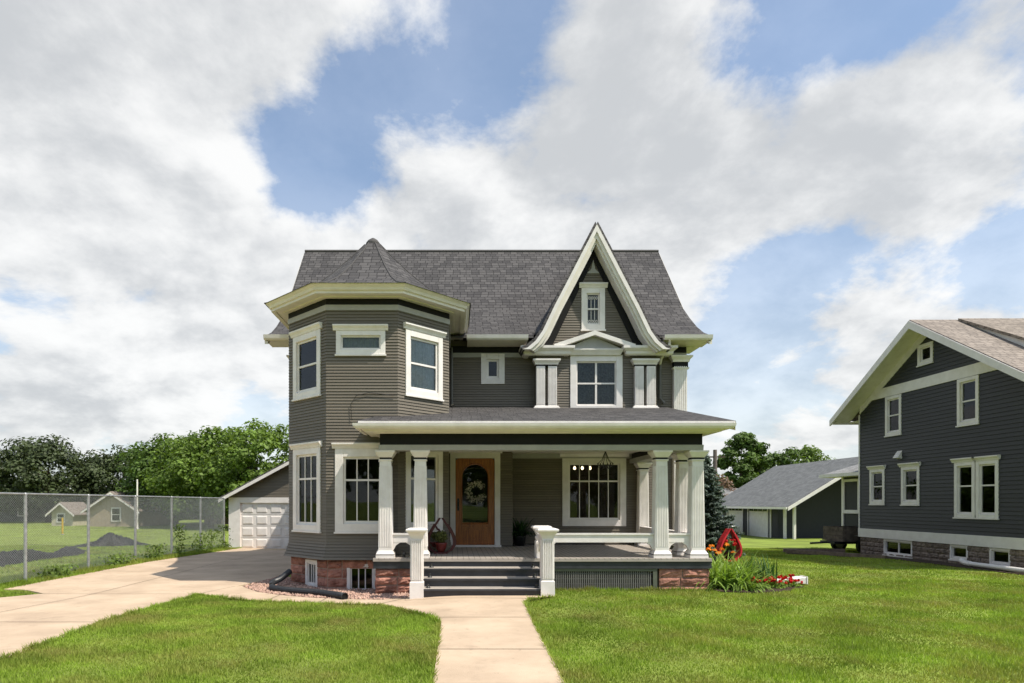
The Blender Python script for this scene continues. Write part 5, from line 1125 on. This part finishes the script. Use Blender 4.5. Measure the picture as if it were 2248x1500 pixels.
cottage('long pale house partly hidden behind the garage trees', -21.5, 66, 9, 7, 2.2, 3.4, BEI, SHF, [(-3,-2,0.7,1.9),(0.5,2,0.7,1.9)], ridge='x')
cottage('small cream shed with steep roof seen through the left fence spans', -37.0, 60, 2.0, 3, 1.3, 2.15, TAN2, SHN, [(-0.5,0.3,0.3,1.2)])
cottage('sage house with deep shade put into its siding colour at the far left of the field', -52, 74, 8, 7, 1.9, 2.9, SAGE_SHADE, SHG, [(-3,-2.0,0.6,1.6),(1.2,2.4,0.6,1.6)], ridge='x')
lp = T('light_pole', 'white light pole standing on the field beside the beige cottage', 'pole', (-26.2, 52.5, gz(-26,52))); O('shaft', MB().tube([(0,0,-0.1),(0,0,4.1)], [0.09,0.06], 8), WHT, lp, local=True); O('base_plate', MB().lathe([(0.2,0),(0.2,0.08),(0.1,0.1)], n=10), WHT, lp, local=True)
yp = T('field_marker', 'yellow marker post on the field beyond the fence', 'post', (-26.5, 43, gz(-26.5,43))); O('shaft', MB().tube([(0,0,-0.1),(0,0,1.15)], 0.06, 8), mat('yellow_paint', (0.6,0.38,0.02), 0.5), yp, local=True); O('foot', MB().lathe([(0.1,0),(0.1,0.05),(0.06,0.07)], n=8), GALV, yp, local=True)
up = T('utility_pole', 'weathered wooden utility pole behind the blue spruce', 'pole', (23.2, 57, gz(23,57))); O('shaft', MB().tube([(0,0,-0.1),(0,0,6.9)], [0.22,0.16], 10), mat('weathered_pole_wood', (0.16,0.13,0.115), 0.9, 0.2, 8, 0.4), up, local=True); O('crossarm', MB().box(-0.9,0.9,-0.06,0.06,6.2,6.32), BARK, up, local=True)

# ------------------------------------------------------------------ neighbouring charcoal house
NX = 14.0; NYF, NYN = 22.05, 15.45; NH = T('charcoal_house', 'charcoal clapboard house with white trim and tan shingled gable roof at the right', 'house', (16, 18.7, 0)); nang = -R(90); NW = NYF-NYN
def nu(y): return NYF-y
wins = [(20.74,20.0,3.88,5.14),(17.77,17.04,3.85,5.14),(21.52,20.78,1.67,2.83),(20.0,19.22,1.66,2.83),(17.87,16.42,1.31,2.83),(19.29,18.67,5.85,6.46)]
holes = [hole(nu(a), nu(b), c, d) for a, b, c, d in wins]; bas = [(20.85,19.54,0.03,0.54),(18.06,17.42,0.12,0.54),(16.72,16.08,0.10,0.54)]; bho = [hole(nu(a), nu(b), c, d) for a, b, c, d in bas]
RYN, RZN = 18.75, 7.02; eYF, eYN, eZ = 22.72, 14.78, 4.60
def rzn(y): return RZN-abs(y-RYN)*(RZN-eZ)/(eYF-RYN)
wm = MB(); wallmesh((NX, NYF), nang, NW, 0.54, 4.85, holes, g=wm)
for z in np.arange(4.85, 6.85, 0.1):
    hw = (RZN-0.12-z)/(RZN-eZ)*(eYF-RYN)
    ya, yb = min(NYF, RYN+hw), max(NYN, RYN-hw); hs = [h for h in holes if h[2] < z+0.05 < h[3]]; segs = [(nu(ya), nu(yb))]
    for h in hs: segs = [s for q in segs for s in ((q[0], min(q[1], h[0])), (max(q[0], h[1]), q[1])) if s[1] > s[0]]
    for s in segs: wm.add([(NX, NYF-s[0], z), (NX, NYF-s[1], z), (NX, NYF-s[1], z+0.1), (NX, NYF-s[0], z+0.1)], [(0,1,2,3)])
wallmesh((NX, NYN), 0, 12, 0, 4.7, g=wm); wallmesh((NX+12, NYF), R(180), 12, 0, 4.7, g=wm)
O('main_wall', wm, NWALL, NH)
O('foundation_wall', wallmesh((NX+0.01, NYF), nang, NW, -0.4, 0.54, bho), CBLK, NH)
lim = lambda sgn: (lambda z: nu(min(NYF, RYN+(RZN-0.14-z)/(RZN-eZ)*(eYF-RYN))) if sgn < 0 else nu(max(NYN, RYN-(RZN-0.14-z)/(RZN-eZ)*(eYF-RYN))))
boards(NH, (NX, NYF), nang, NW, 0.84, 6.9, 0.11, NSID, holes+[(0, NW, 5.18, 5.44)], left=lim(-1), right=lim(1), th=0.02)
boards(NH, (NX, NYN), 0, 12, 0.84, 4.6, 0.11, NSID, joined=True)
O('water_table', MB().box(NX-0.05, NX, NYN-0.05, NYF+0.05, 0.55, 0.84), WHT, NH); O('belly_band', MB().add([(NX-q,y,z) for q in (0.035,0.0) for y, z in ((21.72,5.15),(15.80,5.15),(16.25,5.46),(21.2,5.46))], [(0,1,2,3),(7,6,5,4),(0,4,5,1),(2,6,7,3)]), WHT, NH)
O('corner_board', MB().box(NX-0.03, NX+0.03, NYF-0.002, NYF+0.06, 0.55, 4.75), WHT, NH)
for i, (a, b, c, d) in enumerate(wins):
    cols = 2 if i == 4 else 1
    if i == 4:
        m_ = (a+b)/2
        window(NH, (NX, NYF), nang, nu(a), nu(m_)-0.02, c, d, 0.10, (0.42,0.58), 1, sash=0.04, curtain=(0.0,0.98,CURTD)); window(NH, (NX, NYF), nang, nu(m_)+0.02, nu(b), c, d, 0.10, (0.42,0.58), 1, sash=0.04, curtain=(0.0,0.98,CURTD))
    else: window(NH, (NX, NYF), nang, nu(a), nu(b), c, d, 0.10, (0.5,0.5) if i < 4 else (1,), 1, cap=(i in (2,3)), sash=0.04, curtain=(0.52,1.0,CURT) if i == 1 else (0.0,0.98,CURTD))
for i, (a, b, c, d) in enumerate(bas): window(NH, (NX+0.02, NYF), nang, nu(a), nu(b), c, d, 0.06, (1,), 2 if i == 0 else 1, cap=False, sash=0.03, proud=0.03, mull=0.05, name='basement_window')
stones(NH, (NX+0.008, NYF), nang, NW, -0.06, 0.545, CBLK, 0.15, (0.30,0.42), bho, 0.07, 0.012, seed=21)
O('vent_hood', MB().prism([(-0.001,3.10),(-0.16,3.12),(-0.16,3.15),(-0.03,3.36),(-0.001,3.36)], 19.98, 20.18, 'y') if False else MB().add([(NX-0.002,20.2,3.36),(NX-0.002,19.98,3.36),(NX-0.16,19.98,3.13),(NX-0.16,20.2,3.13),(NX-0.002,20.2,3.10),(NX-0.002,19.98,3.10)], [(0,1,2,3),(3,2,5,4),(0,3,4),(1,5,2)]), WHT, NH)
NRX0 = 13.35
for s in (-1, 1):
    ye = eYF if s > 0 else eYN; g = MB(); g.add([(NRX0,RYN,RZN+0.08),(26.5,RYN,RZN+0.08),(26.5,ye,eZ+0.08),(NRX0,ye,eZ+0.08),(NRX0,RYN,RZN+0.02),(26.5,RYN,RZN+0.02),(26.5,ye,eZ+0.02),(NRX0,ye,eZ+0.02)], [(0,1,2,3),(7,6,5,4),(0,3,7,4),(3,2,6,7),(1,5,6,2),(0,4,5,1)]); roof('roof', g, SHN, NH)
    q = MB(); q.add([(x, y, z) for x in (NRX0-0.03, NRX0+0.02) for y, z in ((RYN,RZN+0.05),(ye,eZ+0.05),(ye,eZ-0.15),(RYN,RZN-0.18))], [(0,1,2,3),(7,6,5,4),(0,4,5,1),(1,5,6,2),(2,6,7,3),(3,7,4,0)]); O('rake_board', q, WHT, NH)
    q = MB(); q.add([(NRX0+0.02,RYN,RZN+0.015),(NX+0.05,RYN,RZN+0.015),(NX+0.05,ye,eZ+0.015),(NRX0+0.02,ye,eZ+0.015),(NRX0+0.02,RYN,RZN-0.02),(NX+0.05,RYN,RZN-0.02),(NX+0.05,ye,eZ-0.02),(NRX0+0.02,ye,eZ-0.02)], [(0,1,2,3),(7,6,5,4),(0,3,7,4),(1,5,6,2),(2,3,7,6)]); O('rake_soffit', q, WHT, NH)
    q = MB(); yw = NYF if s > 0 else NYN
    q.add([(NX-0.03,RYN,RZN-0.02),(NX-0.03,yw,rzn(yw)-0.02),(NX-0.03,yw,rzn(yw)-0.24),(NX-0.03,RYN,RZN-0.27),(NX,RYN,RZN-0.02),(NX,yw,rzn(yw)-0.02),(NX,yw,rzn(yw)-0.24),(NX,RYN,RZN-0.27)], [(0,1,2,3),(3,2,6,7),(0,4,5,1)]); O('frieze_board', q, WHT, NH)
    q = MB(); q.box(NX, 26.5, min(ye,yw), max(ye,yw), eZ-0.05, eZ-0.02); O('eave_soffit', q, WHT, NH)
O('gutter', MB().tube([(NRX0+0.1,eYF+0.04,eZ-0.04),(26,eYF+0.04,eZ-0.04)], 0.06, 8), WHT, NH)
# dormer on the front slope
dx0 = 14.7; dz = lambda y: 7.05-(18.65-y)*0.52
g = MB(); g.add([(dx0,18.65,7.11),(25,18.65,7.11),(25,15.0,dz(15.0)+0.06),(dx0,15.0,dz(15.0)+0.06),(dx0,18.65,7.03),(25,18.65,7.03),(25,15.0,dz(15.0)-0.02),(dx0,15.0,dz(15.0)-0.02)], [(0,1,2,3),(7,6,5,4),(0,3,7,4),(2,3,7,6)]); roof('dormer_roof', g, SHN, NH)
O('dormer_cheek', MB().add([(dx0+q,y,z) for q in (0.06,0.14) for y, z in ((18.6,7.03),(15.2,dz(15.2)-0.02),(15.2,rzn(15.2)+0.02),(18.6,rzn(18.6)+0.02))], [(0,1,2,3),(7,6,5,4),(1,5,6,2)]), WHT, NH)
# rear extension
g = MB(); g.box(15.0, 20, NYF+0.01, 24.7, 0.35, 2.75); O('extension_wall', g, NWALL, NH); O('extension_skirt', MB().box(14.95, 15.0, NYF+0.02, 24.72, 0.3, 0.62), WHT, NH)
window(NH, (15.0, 24.65), nang, 0.0, 1.0, 1.35, 2.62, 0.1, (1,), 1, cap=False, sash=0.04, curtain=(0,0.98,CURT)); window(NH, (15.0, 24.65), nang, 1.0, 2.0, 1.35, 2.62, 0.1, (1,), 1, cap=False, sash=0.04, curtain=(0,0.98,CURT))
O('extension_corner_board', MB().box(14.96, 15.0, 24.6, 24.72, 0.62, 2.75), WHT, NH)
g = MB(); g.add([(14.45,NYF+0.02,2.82),(14.45,25.2,2.82),(17.5,25.2,3.7),(17.5,NYF+0.02,3.7),(14.45,NYF+0.02,2.76),(14.45,25.2,2.76),(17.5,25.2,3.64),(17.5,NYF+0.02,3.64)], [(0,1,2,3),(7,6,5,4),(0,4,5,1),(1,5,6,2)]); roof('extension_roof', g, SHF, NH); O('extension_gutter', MB().box(14.36, 14.46, NYF+0.02, 25.22, 2.70, 2.82), WHT, NH); O('extension_soffit', MB().box(14.46, 15.0, NYF+0.02, 25.2, 2.70, 2.73), WHT, NH)
# landscape edging and pipe on the ground
ed = T('wooden_edging', 'weathered timber edging around the bed below the charcoal house', 'edging', (12.3, 21, 0)); WTI = mat('weathered_timber', (0.22,0.16,0.12), 0.9, 0.2, 8, 0.3)
for (a, b) in (((11.55,22.25),(13.2,19.55)), ((11.6,22.55),(13.6,22.3))):
    d = Vector((b[0]-a[0], b[1]-a[1])); O('timber', MB().box(0, d.length, -0.05, 0.05, -0.02, 0.10), WTI, ed, (a[0], a[1], 0), math.atan2(d.y, d.x))
dpn = T('white_drain_pipe', 'white downspout extension pipe lying along the charcoal house foundation', 'pipe', (13.5, 15.5, 0)); O('pipe_run', MB().tube([(13.62,16.9,0.10),(13.55,14.5,0.09),(13.5,13.2,0.08)], 0.06, 10), WHT, dpn); O('elbow', MB().tube([(13.68,17.25,0.16),(13.66,17.1,0.11),(13.62,16.86,0.10)], 0.07, 10), WHT, dpn)
# trailer
TW = mat('old_trailer_boards', (0.13,0.10,0.075), 0.9, 0.3, 6, 0.3); tr = T('utility_trailer', 'old wooden-sided utility trailer parked behind the charcoal house corner', 'trailer', (14.45, 23.3, gz(14,23.3))); zt = gz(14,23.3)
for k in range(3): O('side_board', MB().box(13.80, 15.20, 22.62, 22.66, zt+0.48+k*0.155, zt+0.625+k*0.155), TW, tr); O('side_board', MB().box(13.80, 15.20, 23.9, 23.94, zt+0.48+k*0.155, zt+0.625+k*0.155), TW, tr); O('end_board', MB().box(13.78, 13.82, 22.66, 23.9, zt+0.48+k*0.155, zt+0.625+k*0.155), TW, tr)
O('bed', MB().box(13.75, 15.25, 22.64, 23.92, zt+0.42, zt+0.475), TW, tr); O('chassis', MB().box(13.55, 15.25, 22.8, 23.7, zt+0.33, zt+0.415), BLKM, tr); O('drawbar', MB().tube([(13.75,23.28,zt+0.37),(12.95,23.28,zt+0.33)], 0.035, 8), BLKM, tr)
for y in (22.52, 24.04):
    w = O('wheel', MB().tube([(14.45,y-0.07,zt+0.28),(14.45,y+0.07,zt+0.28)], 0.28, 20), BLKM, tr); O('rim', MB().tube([(14.45,y-0.085,zt+0.28),(14.45,y-0.06,zt+0.28)], 0.17, 16), WHT, w)

# ------------------------------------------------------------------ neighbour's garage at the back
BG = T('rear_garage', 'long grey-roofed garage with white doors behind the charcoal house', 'garage', (21, 40, gz(20,40))); gx0 = 19.3; gzb = gz(20,40); wm = MB(); dr = [(42.0,39.45,1.62),(45.2,42.9,1.62)]
def bu(y): return 46-y
wallmesh((gx0, 46), nang, 7.8, gzb-0.3, 1.85, [(bu(a), bu(b), gzb-0.3, z) for a, b, z in dr], g=wm); wallmesh((gx0, 38.2), 0, 8.0, gzb-0.3, 1.85, g=wm); O('wall', wm, NWALL, BG)
O('gable_wall', MB().prism([(gx0,1.85),(gx0+8,1.85),(gx0+4,4.3)], 38.2, 38.3), NWALL, BG)
for a, b, z in dr:
    d_ = O('garage_door', MB().box(gx0+0.03, gx0+0.09, b, a, gzb-0.1, z), WHT, BG)
    for k in range(4): y0 = b+0.12+k*(a-b-0.12)/4; O('door_pane', MB().box(gx0+0.005, gx0+0.025, y0, y0+(a-b)/4-0.12, z-0.42, z-0.12), DKGL, d_)
    O('door_frame', MB().box(gx0-0.03, gx0, b-0.12, b, gzb-0.1, z+0.12), WHT, BG); O('door_frame', MB().box(gx0-0.03, gx0, a, a+0.12, gzb-0.1, z+0.12), WHT, BG); O('door_frame', MB().box(gx0-0.03, gx0, b, a, z, z+0.12), WHT, BG)
for y in (39.0, 37.4, 36.35): O('porch_post', MB().box(gx0-0.05, gx0+0.08, y-0.07, y+0.07, gzb-0.1, 1.85), WHT, BG)
O('porch_beam', MB().box(gx0-0.05, gx0+0.08, 36.2, 38.2, 1.70, 1.87), WHT, BG)
for s in (-1, 1):
    xe = gx0+4+s*4.7; zz = 1.85-0.7*2.45/4; g = MB(); g.add([(gx0+4,35.7,4.4),(gx0+4,46.6,4.4),(xe,46.6,zz+0.1),(xe,35.7,zz+0.1),(gx0+4,35.7,4.34),(gx0+4,46.6,4.34),(xe,46.6,zz+0.04),(xe,35.7,zz+0.04)], [(0,1,2,3),(7,6,5,4),(0,3,7,4),(2,3,7,6)]); roof('roof', g, SHF, BG)
    g = MB(); g.add([(gx0+4,35.66,4.36),(xe,35.66,zz+0.06),(xe,35.66,zz-0.14),(gx0+4,35.66,4.14),(gx0+4,35.72,4.36),(xe,35.72,zz+0.06),(xe,35.72,zz-0.14),(gx0+4,35.72,4.14)], [(0,1,2,3),(7,6,5,4),(0,4,5,1),(3,2,6,7)]); O('rake_board', g, WHT, BG)
    O('gutter', MB().box(min(xe,xe+s*0.1), max(xe,xe+s*0.1), 35.7, 46.6, zz-0.06, zz+0.07), WHT, BG)
cottage('distant grey-roofed house left of the rear garage', 24.5, 52, 6, 6, 2.0, 3.4, SAGE, SHF, [(-1,0,0.6,1.6)], ridge='x', group='houses behind the rear garage')
# parked car, seen past the spruce
CAR = mat('silver_car_paint', (0.55,0.54,0.52), 0.25, 0.03, 2, spec=0.6, metal=0.3); cz_ = gz(17.6,40)
car = T('parked_car', 'silver car parked before the rear garage door, half hidden by the spruce', 'car', (17.3, 40.6, cz_))
side = [(0,0.25),(0,0.62),(0.12,0.72),(1.1,0.86),(1.75,1.32),(3.1,1.36),(3.9,0.95),(4.4,0.9),(4.5,0.6),(4.45,0.25)]
g = MB(); n = len(side)
for y, k in ((-0.86,0.0),(-0.78,0.02),(0.78,0.02),(0.86,0.0)): pass
def carv(w, ins): return [(0.0+q[0], w*(0.78 if q[1] > 1.0 else 1.0), q[1]) for q in side]
vs = carv(-0.86,0)+carv(0.86,0); g.add(vs, [tuple(range(n)), tuple(range(2*n-1,n-1,-1))]+[(i,(i+1)%n,n+(i+1)%n,n+i) for i in range(n)])
carrot = R(95)
bo = bevel(O('body', g, CAR, car, local=True), 0.06, 3); bo.rotation_euler = (0,0,carrot)
for nm, poly in (('windscreen', [(1.16,0.90),(1.74,1.29),(1.72,1.30),(1.14,0.91)]),): 
    o = O(nm, MB().prism([(1.10,0.89),(1.72,1.325),(1.69,1.345),(1.06,0.90)], -0.62, 0.62), DKGL, car, local=True); o.rotation_euler = (0,0,carrot)
for s in (-1, 1):
    o = O('side_glass', MB().prism([(1.35,0.95),(1.85,1.27),(3.0,1.29),(3.5,0.97)], s*0.80-0.02, s*0.80+0.02), DKGL, car, local=True); o.rotation_euler = (0,0,carrot)
    o = O('headlight', MB().box(-0.02,0.12,s*0.62-0.16,s*0.62+0.16,0.58,0.70), WHT, car, local=True); o.rotation_euler = (0,0,carrot)
    for x in (0.85, 3.6):
        o = O('wheel', MB().tube([(x,s*0.80-0.1,0.31),(x,s*0.80+0.1,0.31)], 0.31, 20), BLKM, car, local=True); o.rotation_euler = (0,0,carrot); O('rim', MB().tube([(x,s*0.91-0.015,0.31),(x,s*0.91+0.01,0.31)], 0.19, 14), GALV, o, local=True)
o = O('grille', MB().box(-0.02,0.05,-0.4,0.4,0.40,0.52), BLKM, car, local=True); o.rotation_euler = (0,0,carrot)
